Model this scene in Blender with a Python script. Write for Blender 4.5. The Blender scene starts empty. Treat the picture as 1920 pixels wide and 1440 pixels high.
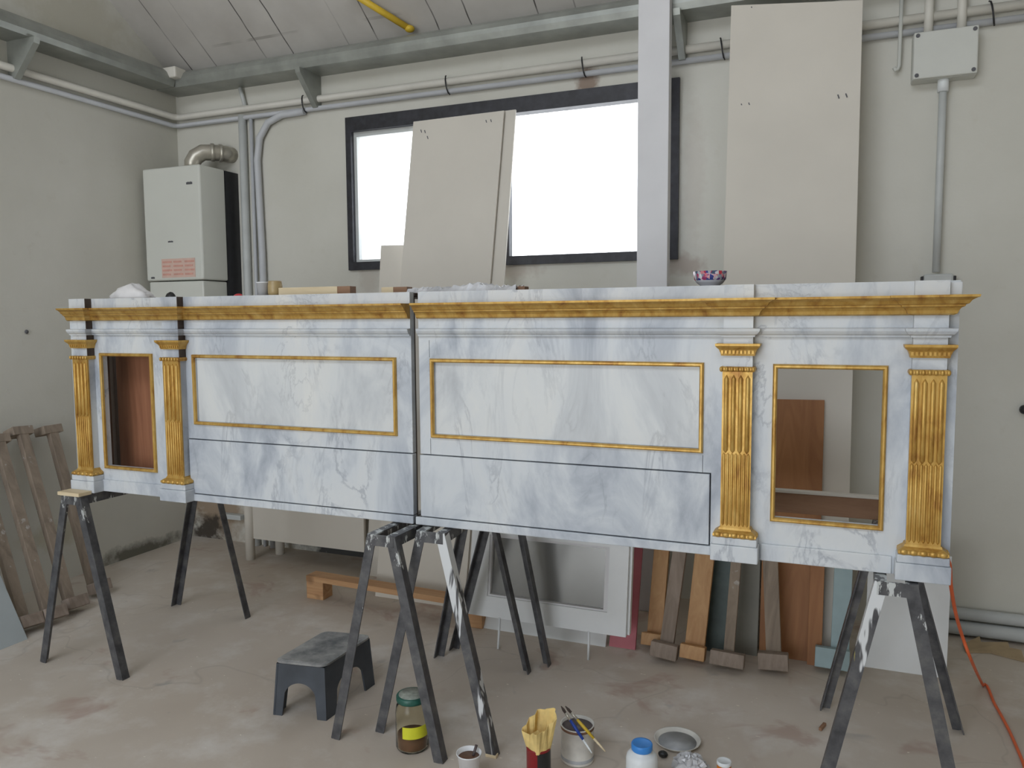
import bpy, bmesh, math, random
from mathutils import Vector, Matrix
random.seed(7)
SC = bpy.context.scene
COL = SC.collection
PI = math.pi

# ------------------------------------------------------------------ camera
F = 1470.0                                   # focal length in pixels of the 1920 px wide frame
yaw, pitch, roll = (math.radians(v) for v in (22.25, 4.77, 0.377))
CAM = Vector((0, 0, 1.55))
fwd = Vector((-math.sin(yaw) * math.cos(pitch), math.cos(yaw) * math.cos(pitch), -math.sin(pitch)))
rgt = Vector((math.cos(yaw), math.sin(yaw), 0))
dwn = fwd.cross(rgt)
RGT = rgt * math.cos(roll) + dwn * math.sin(roll)
DWN = -rgt * math.sin(roll) + dwn * math.cos(roll)

cd = bpy.data.cameras.new('camera')
cam = bpy.data.objects.new('camera', cd)
COL.objects.link(cam)
cd.sensor_width = 36
cd.lens = F / 1920 * 36
cd.clip_start = .05
up = -DWN
bk = -fwd
cam.matrix_world = Matrix(((RGT.x, up.x, bk.x, CAM.x), (RGT.y, up.y, bk.y, CAM.y), (RGT.z, up.z, bk.z, CAM.z), (0, 0, 0, 1)))
SC.camera = cam

# measuring the photograph: the point of a known plane of the room seen at a pixel
def ray(x, y):
    return RGT * ((x - 960) / F) + DWN * ((y - 720) / F) + fwd
def at(x, y, Y):
    r = ray(x, y); return CAM + r * (Y / r.y)
def atx(x, y, X):
    r = ray(x, y); return CAM + r * (X / r.x)
def fl(x, y, z=0.0):
    r = ray(x, y); return CAM + r * ((z - CAM.z) / r.z)

# ------------------------------------------------------------------ materials
def s2l(c):
    return tuple((v / 255 / 12.92) if v / 255 <= .04045 else ((v / 255 + .055) / 1.055) ** 2.4 for v in c)
class NT:
    """small helper around a node tree"""
    def __init__(s, name):
        s.m = bpy.data.materials.new(name); s.m.use_nodes = True
        s.t = s.m.node_tree; s.n = s.t.nodes; s.l = s.t.links
        s.b = s.n['Principled BSDF']; s.out = s.n['Material Output']
        s.tc = s.n.new('ShaderNodeTexCoord').outputs['Object']
    def link(s, a, b): s.l.new(a, b)
    def map(s, scale=(1, 1, 1), rot=(0, 0, 0), loc=(0, 0, 0)):
        m = s.n.new('ShaderNodeMapping'); s.link(s.tc, m.inputs[0])
        m.inputs['Scale'].default_value = scale; m.inputs['Rotation'].default_value = rot; m.inputs['Location'].default_value = loc
        return m.outputs[0]
    def noise(s, scale, detail=4, rough=.55, dist=0, vec=None):
        n = s.n.new('ShaderNodeTexNoise'); s.link(vec or s.tc, n.inputs['Vector'])
        n.inputs['Scale'].default_value = scale; n.inputs['Detail'].default_value = detail
        n.inputs['Roughness'].default_value = rough; n.inputs['Distortion'].default_value = dist
        return n.outputs[0]
    def ramp(s, fac, stops):
        r = s.n.new('ShaderNodeValToRGB'); s.link(fac, r.inputs[0])
        e = r.color_ramp.elements
        while len(e) < len(stops): e.new(.5)
        for i, (p, c) in enumerate(stops):
            e[i].position = p
            e[i].color = (c, c, c, 1) if isinstance(c, (int, float)) else tuple(c) + (1,)
        return r.outputs[0]
    def mix(s, fac, a, b, mode='MIX'):
        m = s.n.new('ShaderNodeMixRGB'); m.blend_type = mode
        for k, v in ((0, fac), (1, a), (2, b)):
            if hasattr(v, 'is_linked'): s.link(v, m.inputs[k])
            elif k == 0: m.inputs[0].default_value = v
            else: m.inputs[k].default_value = tuple(v) + (1,)
        return m.outputs[0]
    def math(s, op, a, b=0.0, c=None):
        m = s.n.new('ShaderNodeMath'); m.operation = op
        for k, v in enumerate((a, b) if c is None else (a, b, c)):
            if hasattr(v, 'is_linked'): s.link(v, m.inputs[k])
            else: m.inputs[k].default_value = v
        return m.outputs[0]
    def xyz(s):
        x = s.n.new('ShaderNodeSeparateXYZ'); s.link(s.tc, x.inputs[0]); return x.outputs
    def color(s, c):
        if hasattr(c, 'is_linked'): s.link(c, s.b.inputs['Base Color'])
        else: s.b.inputs['Base Color'].default_value = tuple(c) + (1,)
    def rough(s, v):
        if hasattr(v, 'is_linked'): s.link(v, s.b.inputs['Roughness'])
        else: s.b.inputs['Roughness'].default_value = v
    def bump(s, h, strength=.3, dist=.004):
        b = s.n.new('ShaderNodeBump'); s.link(h, b.inputs['Height'])
        b.inputs['Strength'].default_value = strength; b.inputs['Distance'].default_value = dist
        s.link(b.outputs[0], s.b.inputs['Normal'])

def blob(t, cx, cz, rx, rz, axis='X', edge=.5, wob=.6, scale=9):
    """a stain: a noisy patch around a place on a wall (axis = the wall's horizontal axis)"""
    x = t.xyz()
    h = x['X'] if axis == 'X' else x['Y']
    v = x['Z'] if axis in 'X' or axis == 'Y' else x['Y']
    a = t.math('POWER', t.math('DIVIDE', t.math('SUBTRACT', h, cx), rx), 2)
    b = t.math('POWER', t.math('DIVIDE', t.math('SUBTRACT', v, cz), rz), 2)
    d = t.math('SQRT', t.math('ADD', a, b))
    n = t.noise(scale, 5, .65)
    d2 = t.math('ADD', d, t.math('MULTIPLY', t.math('SUBTRACT', n, .5), wob * 2.5))
    return t.ramp(d2, [(max(0, 1 - edge) * .9, 1.0), (1.0, 0.0)])

def plain(name, c, rough=.6, var=.12, scale=14, metal=0.0, bump=0.0, spec=None):
    t = NT(name)
    n = t.noise(scale, 4)
    d = tuple(v * (1 - var) for v in c); l = tuple(min(1, v * (1 + var)) for v in c)
    t.color(t.ramp(n, [(.3, d), (.7, l)])); t.rough(rough)
    t.b.inputs['Metallic'].default_value = metal
    if spec is not None: t.b.inputs['Specular IOR Level'].default_value = spec
    if bump: t.bump(n, bump)
    return t.m

def m_marble(name='painted marble', k=1.0, warm=0.0):
    t = NT(name)
    v1 = t.map((2.0, 1.0, .95), (0, .50, 0))
    v2 = t.map((3.0, 1.0, 1.0), (0, .5, 0), (4.1, 0, 2.3))
    v3 = t.map((2.2, 1.0, .8), (0, -.55, 0), (7.7, 0, 1.3))
    big = t.noise(1.7, 6, .62, .9, v1)
    base = t.ramp(big, [(.33, (.34, .37, .42)), (.43, (.465, .50, .545)), (.53, (.60, .63, .655)), (.70, (.68, .69, .68))])
    def vein(vec, sc, w, dist):
        n = t.noise(sc, 7, .62, dist, vec)
        return t.ramp(t.math('ABSOLUTE', t.math('SUBTRACT', n, .5)), [(0.0, 1.0), (w, 0.0)])
    mk = t.ramp(t.noise(2.6, 3, .5, 0, v3), [(.46, 0.0), (.62, 1.0)])
    a = t.math('MULTIPLY', vein(v2, 2.0, .03, .9), mk)
    b = t.math('MULTIPLY', vein(v3, 1.5, .016, 1.4), t.ramp(t.noise(1.9, 2, .5, 0, v1), [(.5, 0.0), (.66, 1.0)]))
    c = t.mix(t.math('MULTIPLY', a, .7), base, (.31, .335, .38))
    c = t.mix(t.math('MULTIPLY', b, .5), c, (.27, .29, .33))
    c = t.mix(warm, c, (.76, .755, .70))
    t.color(c); t.rough(.38)
    t.b.inputs['Specular IOR Level'].default_value = .35
    t.bump(t.noise(60, 3), .05)
    return t.m

def m_gold():
    t = NT('worn gilding')
    n = t.noise(26, 6, .65, .4, t.map((1, 1, .35)))
    n2 = t.noise(90, 3)
    c = t.ramp(n, [(.28, (.30, .13, .03)), (.45, (.52, .305, .07)), (.62, (.63, .41, .12)), (.8, (.78, .58, .25))])
    t.color(c); t.b.inputs['Metallic'].default_value = .5
    t.rough(t.ramp(n2, [(.3, .34), (.7, .5)])); t.bump(n, .25, .002)
    return t.m

def m_wood(name, dark, light, axis=2, ring=7.0, rough=.6, splat=None):
    t = NT(name)
    sc = [ring * 3] * 3; sc[axis] = ring * .25
    v = t.map(tuple(sc))
    n = t.noise(1.0, 6, .6, 1.2, v)
    kn = t.noise(5, 2)
    c = t.ramp(n, [(.28, dark), (.5, tuple((a + b) / 2 for a, b in zip(dark, light))), (.72, light)])
    c = t.mix(t.ramp(kn, [(.66, 0.0), (.74, .8)]), c, tuple(v * .55 for v in dark))
    if splat:
        for i, (col, th, sc_) in enumerate(splat):
            m = t.noise(sc_, 5, .65, 0, t.map((1, 1, 1), (0, 0, 0), (3.1 * i + 1, 1.7 * i, 5.3 * i)))
            c = t.mix(t.ramp(m, [(th, 0.0), (th + .05, .85)]), c, col)
    t.color(c); t.rough(rough); t.bump(n, .25, .003)
    return t.m

def m_steel(name='black steel with paint drips', white=0.0):
    t = NT(name)
    n = t.noise(18, 5, .6)
    c = t.ramp(n, [(.3, (.05, .05, .055)), (.55, (.105, .105, .11)), (.75, (.17, .165, .155))])
    x = t.xyz()
    up_ = t.ramp(x['Z'], [(.50, 0.0), (.79, 1.0)])
    sp = t.noise(30, 4, .7, 0, t.map((1, 1, .35), (0, 0, 0), (2, 5, 1)))
    m = t.ramp(t.math('ADD', sp, t.math('MULTIPLY', up_, .16)), [(.70, 0.0), (.74, 1.0)])
    c = t.mix(m, c, (.55, .57, .56))
    s2 = t.noise(24, 3, .6, 0, t.map((1, 1, .12), (0, 0, 0), (9, 1, 4)))
    c = t.mix(t.ramp(s2, [(.74, 0.0), (.77, 1.0)]), c, (.42, .36, .10))
    if white:
        s3 = t.noise(14, 3, .6, .4, t.map((1.4, 1, .22), (0, 0, 0), (1, 3, 2)))
        hi = t.ramp(x['Z'], [(.45, 0.0), (.72, .28)])
        c = t.mix(t.ramp(t.math('ADD', s3, hi), [(white, 0.0), (white + .03, 1.0)]), c, (.68, .70, .71))
    t.color(c); t.rough(.42); t.b.inputs['Metallic'].default_value = .25
    return t.m

def m_wall():
    t = NT('limewashed plaster')
    n = t.noise(1.1, 5, .6); n2 = t.noise(9, 5, .65)
    c = t.ramp(n, [(.3, (.565, .555, .495)), (.7, (.645, .635, .58))])
    c = t.mix(t.ramp(n2, [(.62, 0.0), (.8, .35)]), c, (.50, .47, .39))
    return t, c, n2

def m_wall_back():
    t, c, n2 = m_wall(); t.m.name = 'plaster with damp and rust'
    c = t.mix(t.math('MULTIPLY', blob(t, -4.0, .22, .32, .30), .75), c, (.25, .15, .07))
    c = t.mix(t.math('MULTIPLY', blob(t, -4.1, .07, .18, .13, wob=.9), .95), c, (.05, .04, .03))
    c = t.mix(t.math('MULTIPLY', blob(t, -2.85, .03, .62, .12), .95), c, (.03, .03, .03))
    c = t.mix(t.math('MULTIPLY', blob(t, -1.29, 2.85, .09, .10, scale=16), .7), c, (.16, .07, .03))
    for cx, cz, rx, rz, k in ((-1.75, 1.83, .22, .07, .4), (-.75, 1.83, .14, .07, .5), (-2.72, 1.80, .10, .12, .25), (-.70, 2.3, .07, .45, .15)):
        c = t.mix(t.math('MULTIPLY', blob(t, cx, cz, rx, rz, scale=18), k), c, (.33, .24, .2))
    t.color(c); t.rough(.9); t.bump(n2, .35, .006); return t.m

def m_wall_side():
    t, c, n2 = m_wall(); t.m.name = 'plaster with damp foot'
    c = t.mix(t.math('MULTIPLY', blob(t, 3.8, .02, .42, .085, 'Y'), .85), c, (.09, .085, .06))
    c = t.mix(t.math('MULTIPLY', blob(t, 3.2, .30, .25, .10, 'Y'), .35), c, (.36, .31, .14))
    c = t.mix(t.math('MULTIPLY', blob(t, 3.55, 3.35, .5, .22, 'Y'), .3), c, (.33, .29, .17))
    t.color(c); t.rough(.9); t.bump(n2, .35, .006); return t.m

def m_floor():
    t = NT('stained concrete')
    a = t.noise(.55, 5, .6); b = t.noise(3.2, 6, .65); f = t.noise(45, 3, .6)
    c = t.ramp(a, [(.32, (.46, .39, .32)), (.68, (.60, .54, .47))])
    c = t.mix(t.ramp(b, [(.50, 0.0), (.70, .6)]), c, (.70, .67, .63))
    st = t.noise(2.3, 4, .6, .6, t.map((1, 1.3, 1), (0, 0, .4), (5, 2, 0)))
    c = t.mix(t.ramp(st, [(.60, 0.0), (.67, .5)]), c, (.36, .225, .18))
    s2 = t.noise(4.0, 3, .6, .3, t.map((1, 1, 1), (0, 0, 0), (11, 7, 0)))
    c = t.mix(t.ramp(s2, [(.66, 0.0), (.74, .5)]), c, (.25, .245, .24))
    s3 = t.noise(30, 2, .5, 0, t.map((1, 2.6, 1), (0, 0, .9), (3, 9, 0)))
    c = t.mix(t.ramp(s3, [(.735, 0.0), (.755, .8)]), c, (.85, .80, .68))
    ck = t.noise(.9, 3, .5, .5, t.map((1, 1, 1), (0, 0, .6), (2, 8, 0)))
    c = t.mix(t.math('MULTIPLY', t.ramp(t.math('ABSOLUTE', t.math('SUBTRACT', ck, .5)), [(0.0, 1.0), (.003, 0.0)]), .2), c, (.2, .18, .15))
    t.color(c); t.rough(t.ramp(b, [(.3, .55), (.7, .8)])); t.bump(f, .15, .003); return t.m

def m_ceiling():
    t = NT('whitewashed clay ceiling tiles')
    x = t.xyz()
    n = t.noise(2.2, 5, .6)
    c = t.ramp(n, [(.3, (.47, .45, .42)), (.7, (.58, .56, .53))])
    def seam(coord, period, off, w):
        q = t.math('PINGPONG', t.math('ADD', coord, off), period / 2)
        return t.math('LESS_THAN', q, w)
    wob = t.math('MULTIPLY', t.math('SUBTRACT', t.noise(3, 2), .5), .03)
    xx = t.math('ADD', x['X'], wob)
    fade = t.ramp(t.noise(2.7, 3), [(.38, .15), (.55, 1.0)])
    m = t.math('MAXIMUM', seam(xx, .62, .31, .004), seam(xx, .62, .10, .004))
    m = t.math('MULTIPLY', m, fade)
    c = t.mix(t.math('MULTIPLY', m, .9), c, (.055, .05, .045))
    m2 = t.math('MULTIPLY', seam(x['Y'], .42, .1, .008), t.ramp(t.noise(3.1, 2), [(.52, 0.0), (.62, .5)]))
    c = t.mix(m2, c, (.22, .2, .18))
    t.color(c); t.rough(.9); t.bump(n, .3, .01); return t.m

def m_glass(name, c=(1, 1, 1), rough=.05, ior=1.45):
    t = NT(name); t.color(c); t.rough(rough)
    t.b.inputs['Transmission Weight'].default_value = 1; t.b.inputs['IOR'].default_value = ior
    return t.m

def m_pane():  # translucent white mixed in to imitate bloom washing out the grille
    t = NT('bloom whitened glass')
    tr = t.n.new('ShaderNodeBsdfTransparent'); tl = t.n.new('ShaderNodeBsdfTranslucent')
    tl.inputs[0].default_value = (.95, .96, .97, 1)
    n = t.noise(3, 3)
    mx = t.n.new('ShaderNodeMixShader'); t.link(t.ramp(n, [(.3, .35), (.7, .5)]), mx.inputs[0])
    t.link(tr.outputs[0], mx.inputs[1]); t.link(tl.outputs[0], mx.inputs[2]); t.link(mx.outputs[0], t.out.inputs[0])
    return t.m

M = dict(
    marble=m_marble(), marblelight=m_marble('pale painted marble', 1, .30), gold=m_gold(), steel=m_steel(), steelwhite=m_steel('steel smeared with white paint', .60), steelspot=m_steel('steel daubed with white paint', .72), wallb=m_wall_back(), walls=m_wall_side(), floor=m_floor(), ceil=m_ceiling(),
    rawwood=m_wood('dark raw wood', (.035, .022, .016), (.085, .055, .038)),
    redboard=m_wood('reddish brown board', (.22, .085, .04), (.38, .165, .085), 2, 5),
    brownboard=m_wood('orange brown board', (.25, .10, .035), (.40, .185, .07), 2, 4),
    honey=m_wood('honey pine', (.42, .21, .08), (.60, .36, .17), 2, 6),
    pinex=m_wood('honey pine lying', (.42, .21, .09), (.62, .38, .2), 0, 6),
    greywood=m_wood('weathered grey wood', (.20, .155, .12), (.36, .29, .24), 2, 6, .8, [((.6, .58, .55), .70, 20)]),
    splat=m_wood('paint splashed wood', (.19, .15, .115), (.35, .28, .215), 2, 6, .75, [((.50, .47, .44), .64, 16), ((.30, .09, .07), .68, 9), ((.16, .27, .29), .70, 8), ((.50, .38, .14), .72, 14)]),
    brown2=m_wood('dull brown wood', (.20, .10, .05), (.33, .19, .11), 0, 5),
    greyboard=plain('grey green board', (.235, .23, .20), .7, .12, 6),
    bluewood=plain('pale blue paint', (.30, .40, .42), .55, .1, 9),
    greenwood=plain('dark green paint', (.07, .10, .095), .55, .25, 11),
    pink=plain('pink paint', (.55, .165, .20), .55, .12, 6),
    drywall=plain('ivory plasterboard', (.66, .625, .56), .85, .035, 2.2),
    white=plain('white gloss paint', (.74, .76, .77), .35, .04, 5),
    whitepost=plain('white painted wood', (.70, .70, .72), .5, .04, 4),
    boiler=plain('white enamel', (.63, .64, .59), .35, .02, 3),
    black=plain('black plastic', (.017, .017, .02), .4, .2, 20),
    winframe=plain('black window iron', (.020, .020, .026), .5, .5, 22),
    mark=plain('grey lettering', (.10, .10, .11), .6, .1),
    sticker=plain('pink sticker', (.66, .47, .40), .6, .05, 20),
    stickerrow=plain('red sticker print', (.62, .33, .27), .6, .1, 40),
    beam=plain('grey green galvanised steel', (.31, .325, .30), .38, .22, 5, .35, .1),
    pipe=plain('ivory plastic pipe', (.66, .64, .58), .5, .06, 6),
    pipeg=plain('grey blue plastic pipe', (.52, .535, .56), .5, .06, 6),
    conduit=plain('grey conduit', (.54, .56, .55), .5, .08, 6),
    boxplast=plain('pale grey plastic', (.60, .61, .57), .5, .03, 5),
    yellow=plain('yellow paint', (.62, .42, .035), .5, .15, 12),
    tin=plain('tarnished flue metal', (.52, .49, .42), .35, .2, 9, .6),
    stool=plain('dusty black plastic', (.05, .058, .07), .55, .35, 6),
    jarlid=plain('green enamel lid', (.02, .095, .07), .4, .6, 22),
    label=plain('yellow label', (.66, .66, .03), .55, .1, 12),
    sludge=plain('brown paint residue', (.17, .085, .05), .7, .3, 16),
    paper=plain('white paper cup', (.80, .81, .82), .6, .04, 9),
    redtin=plain('dark red enamel', (.24, .012, .016), .3, .2, 7),
    dark=plain('black print', (.02, .02, .02), .4, .2, 9),
    canwhite=plain('smeared white tin', (.64, .62, .57), .5, .2, 12),
    yellowrag=plain('yellow paper bag', (.76, .57, .22), .7, .22, 16),
    bluecap=plain('blue plastic cap', (.045, .25, .68), .4, .06, 8),
    plastic=plain('milky white plastic', (.74, .77, .78), .4, .04, 6),
    bluebrush=plain('blue lacquer', (.015, .06, .36), .3, .1),
    orange=plain('amber liquid', (.55, .16, .015), .35, .2, 15),
    cable=plain('orange cable sheath', (.72, .13, .035), .5, .1, 12),
    bristle=plain('dark bristles', (.08, .06, .05), .9, .3, 60),
    rag=plain('white cotton rag', (.72, .70, .69), .9, .12, 9, 0, .3),
    darkpaint=plain('grey brown paint', (.11, .085, .085), .45, .35, 9),
    greypaint=plain('grey wet paint', (.36, .37, .38), .4, .35, 9),
    foil=plain('crumpled plastic film', (.54, .54, .55), .3, .25, 14, .1),
    card=plain('brown cardboard', (.36, .27, .16), .85, .15, 9),
    redcap=plain('red plastic', (.55, .04, .05), .4, .1),
    tan=plain('tan glaze', (.42, .31, .15), .35, .25, 12),
    cream=m_wood('cream softwood', (.62, .49, .30), (.76, .65, .45), 0, 6),
    pane=m_pane(), glass=m_glass('clear jar glass', (.95, .93, .82), .03, 1.22),
    mirrorglass=plain('dusty grey glass', (.23, .23, .22), .22, .06, 3, .35),
)
def m_bowl():
    t = NT('red and blue patterned glaze')
    v = t.n.new('ShaderNodeTexVoronoi'); t.link(t.map((1, 1, .8)), v.inputs['Vector']); v.inputs['Scale'].default_value = 120
    x = t.xyz()
    band = t.math('GREATER_THAN', x['Z'], .022)
    p = t.ramp(v.outputs['Color'], [(.25, (.03, .05, .22)), (.42, (.5, .03, .05)), (.6, (.66, .64, .66)), (.8, (.07, .10, .16))])
    t.color(t.mix(band, (.55, .56, .60), p)); t.rough(.2); return t.m
M['bowl'] = m_bowl()

# ------------------------------------------------------------------ mesh helpers
W = {}                                       # world position of each object's origin
class MB:
    def __init__(s): s.b = bmesh.new()
    def poly(s, pts):
        vs = [s.b.verts.new(p) for p in pts]; return s.b.faces.new(vs)
    def hexa(s, p, bev=0.0, seg=2):
        vs = [s.b.verts.new(q) for q in p]
        fs = [s.b.faces.new([vs[i] for i in f]) for f in ((0, 3, 2, 1), (4, 5, 6, 7), (0, 1, 5, 4), (1, 2, 6, 5), (2, 3, 7, 6), (3, 0, 4, 7))]
        if bev:
            es = set(e for f in fs for e in f.edges)
            bmesh.ops.bevel(s.b, geom=list(es), offset=bev, segments=seg, affect='EDGES', profile=.5)
        return s
    def box(s, x0, x1, y0, y1, z0, z1, bev=0.0, seg=2):
        return s.hexa([(x0, y0, z0), (x1, y0, z0), (x1, y1, z0), (x0, y1, z0), (x0, y0, z1), (x1, y0, z1), (x1, y1, z1), (x0, y1, z1)], bev, seg)
    def bar(s, p, q, w, h, side=(1, 0, 0), bev=0.0, w2=None, h2=None):
        """box from p to q; w is measured along 'side', h across it"""
        p, q = Vector(p), Vector(q); d = (q - p).normalized(); sd = Vector(side)
        u = (sd - d * sd.dot(d)).normalized(); v = d.cross(u)
        w2 = w if w2 is None else w2; h2 = h if h2 is None else h2
        P = [p + u * (a * w / 2) + v * (b * h / 2) for a, b in ((-1, -1), (1, -1), (1, 1), (-1, 1))]
        Q = [q + u * (a * w2 / 2) + v * (b * h2 / 2) for a, b in ((-1, -1), (1, -1), (1, 1), (-1, 1))]
        return s.hexa(P + Q, bev)
    def slab(s, c, t, bev=0.0):
        """a sheet through four corners (TL, TR, BR, BL), its thickness behind"""
        c = [Vector(q) for q in c]
        n = (c[1] - c[0]).cross(c[3] - c[0]).normalized()
        if n.y < 0 or (abs(n.y) < .2 and n.x > 0): n = -n
        return s.hexa([c[3], c[2], c[2] + n * t, c[3] + n * t, c[0], c[1], c[1] + n * t, c[0] + n * t], bev)
    def tube(s, pts, r, seg=10, cap=True):
        pts = [Vector(p) for p in pts]; rs = r if isinstance(r, (list, tuple)) else [r] * len(pts)
        rings = []; n = None
        for i, p in enumerate(pts):
            d = (pts[min(i + 1, len(pts) - 1)] - pts[max(i - 1, 0)]).normalized()
            if n is None:
                n = d.orthogonal().normalized()
            n = (n - d * n.dot(d)).normalized(); m = d.cross(n)
            rings.append([s.b.verts.new(p + (n * math.cos(a) + m * math.sin(a)) * rs[i]) for a in (2 * PI * k / seg for k in range(seg))])
        for A, B in zip(rings, rings[1:]):
            for k in range(seg):
                f = s.b.faces.new((A[k], A[(k + 1) % seg], B[(k + 1) % seg], B[k])); f.smooth = True
        if cap:
            s.b.faces.new(rings[0][::-1]); s.b.faces.new(rings[-1])
        return s
    def lathe(s, c, prof, seg=28, sx=1.0, sy=1.0, close=False):
        c = Vector(c); rings = []
        for r, z in prof:
            if r < 1e-5: rings.append([s.b.verts.new(c + Vector((0, 0, z)))])
            else: rings.append([s.b.verts.new(c + Vector((r * sx * math.cos(a), r * sy * math.sin(a), z))) for a in (2 * PI * k / seg for k in range(seg))])
        for A, B in zip(rings, rings[1:]):
            for k in range(seg):
                k2 = (k + 1) % seg
                if len(A) == 1 and len(B) == 1: continue
                if len(A) == 1: f = s.b.faces.new((A[0], B[k], B[k2]))
                elif len(B) == 1: f = s.b.faces.new((A[k], B[0], A[k2]))
                else: f = s.b.faces.new((A[k], B[k], B[k2], A[k2]))
                f.smooth = True
        return s
    def ball(s, c, rx, ry, rz, seg=12, rings=8):
        prof = [(math.sin(PI * i / rings), -math.cos(PI * i / rings)) for i in range(rings + 1)]
        prof = [(0 if i in (0, rings) else r, z * rz) for i, (r, z) in enumerate(prof)]
        return s.lathe(c, prof, seg, rx, ry)
    def sweep(s, path, prof, closed=False):
        """profile (outward, z) swept along a path in plan; outward is on the right of the path"""
        n = len(path); P = [Vector((p[0], p[1])) for p in path]; rows = []
        def nrm(a, b):
            d = (b - a).normalized(); return Vector((d.y, -d.x))
        for i in range(n):
            n0 = nrm(P[i - 1], P[i]) if i else None
            n1 = nrm(P[i], P[i + 1]) if i < n - 1 else None
            if n0 is None: o = n1
            elif n1 is None: o = n0
            else: o = (n0 + n1) / (1 + n0.dot(n1))
            rows.append([s.b.verts.new((P[i].x + o.x * d, P[i].y + o.y * d, z)) for d, z in prof])
        k = len(prof)
        for A, B in zip(rows, rows[1:]):
            for j in range(k): s.b.faces.new((A[j], B[j], B[(j + 1) % k], A[(j + 1) % k]))
        s.b.faces.new(rows[0][::-1]); s.b.faces.new(rows[-1])
        return s
    def board(s, x0, x1, z0, z1, y0, y1, holes=()):
        """an upright board in the XZ plane with rectangular openings"""
        xs = sorted({x0, x1} | {v for h in holes for v in h[:2] if x0 < v < x1}); zs = sorted({z0, z1} | {v for h in holes for v in h[2:] if z0 < v < z1})
        def solid(i, j):
            if not (0 <= i < len(xs) - 1 and 0 <= j < len(zs) - 1): return False
            cx, cz = (xs[i] + xs[i + 1]) / 2, (zs[j] + zs[j + 1]) / 2
            return not any(h[0] < cx < h[1] and h[2] < cz < h[3] for h in holes)
        V = {}
        def v(i, j, y):
            if (i, j, y) not in V: V[i, j, y] = s.b.verts.new((xs[i], y, zs[j]))
            return V[i, j, y]
        for i in range(len(xs) - 1):
            for j in range(len(zs) - 1):
                if not solid(i, j): continue
                s.b.faces.new((v(i, j, y0), v(i + 1, j, y0), v(i + 1, j + 1, y0), v(i, j + 1, y0)))
                s.b.faces.new((v(i, j, y1), v(i, j + 1, y1), v(i + 1, j + 1, y1), v(i + 1, j, y1)))
                for di, dj, a, b in ((-1, 0, (0, 0), (0, 1)), (1, 0, (1, 1), (1, 0)), (0, -1, (1, 0), (0, 0)), (0, 1, (0, 1), (1, 1))):
                    if not solid(i + di, j + dj):
                        A = (i + a[0], j + a[1]); B = (i + b[0], j + b[1])
                        s.b.faces.new((v(*A, y0), v(*B, y0), v(*B, y1), v(*A, y1)))
        return s
    def build(s, name, mat, parent=None, loc=None, smooth=None):
        off = Vector(W[parent.name]) if parent else Vector(loc or (0, 0, 0))
        bmesh.ops.recalc_face_normals(s.b, faces=s.b.faces[:])
        bmesh.ops.translate(s.b, verts=s.b.verts[:], vec=-off)
        me = bpy.data.meshes.new(name); s.b.to_mesh(me); s.b.free()
        me.materials.append(M[mat] if isinstance(mat, str) else mat)
        o = bpy.data.objects.new(name, me); COL.objects.link(o)
        if smooth is not None:
            for f in me.polygons: f.use_smooth = smooth
        if parent: o.parent = parent
        else: o.location = off
        W[o.name] = tuple(off)
        return o
def tag(o, label, cat, group=None, kind=None):
    o['label'] = label; o['category'] = cat
    if group: o['group'] = group
    if kind: o['kind'] = kind
    return o
def thing(name, loc, label, cat, group=None):
    o = bpy.data.objects.new(name, None); COL.objects.link(o)
    o.location = loc; o.empty_display_size = .1; W[o.name] = tuple(loc)
    return tag(o, label, cat, group)
def struct(o):
    o['kind'] = 'structure'; return o
def copy_thing(root, shift, label):
    c = root.copy(); COL.objects.link(c); c.location = Vector(root.location) + Vector(shift); c['label'] = label
    W[c.name] = tuple(c.location)
    for ch in list(root.children):
        d = ch.copy(); COL.objects.link(d); d.parent = c
        for g in list(ch.children):
            e = g.copy(); COL.objects.link(e); e.parent = d
    return c

# ------------------------------------------------------------------ the room
XL, XR, YB, YR = -4.24, 3.6, 4.27, -4.6      # left wall, right wall, back wall, rear wall (behind the camera)
ZE, SL = 3.19, .70                           # eaves height at the back wall, roof slope
YM = (YB + YR) / 2
ZM = ZE + SL * (YB - YM)
TH = .3
WX0, WX1, WZ0, WZ1 = -2.847, -.783, 1.873, 2.793
struct(MB().box(XL - TH, XR + TH, YR - TH, YB + TH, -.2, 0).build('floor', 'floor'))
struct(MB().board(XL - TH, XR + TH, 0, ZE + .2, YB, YB + TH, [(WX0, WX1, WZ0, WZ1)]).build('wall_back', 'wallb'))
def gable(x0, x1):
    m = MB(); pts = [(YR, 0), (YB, 0), (YB, ZE), (YM, ZM), (YR, ZE)]
    a = [m.b.verts.new((x0, y, z)) for y, z in pts]; b = [m.b.verts.new((x1, y, z)) for y, z in pts]
    m.b.faces.new(a); m.b.faces.new(b[::-1])
    for i in range(5): m.b.faces.new((a[i], b[i], b[(i + 1) % 5], a[(i + 1) % 5]))
    return m
struct(gable(XL - TH, XL).build('wall_left', 'walls'))
struct(gable(XR, XR + TH).build('wall_right', 'walls'))
DX0, DX1, DZ1 = -3.9, -.3, 3.1               # the workshop's big door opening, behind the camera
struct(MB().board(XL - TH, XR + TH, 0, ZE + .2, YR - TH, YR, [(DX0, DX1, -1, DZ1)]).build('wall_rear', 'walls'))
m = MB()
c0, c1, c2 = (YB + TH, ZE - SL * TH), (YM, ZM), (YR - TH, ZE - SL * TH)
ROOF_FILL = (-3.7, .6, -3.1, -1.5)                # roof opening added in the unseen rear slope to brighten the floor
def roofz(y): return ZM - SL * (YM - y)
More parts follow.
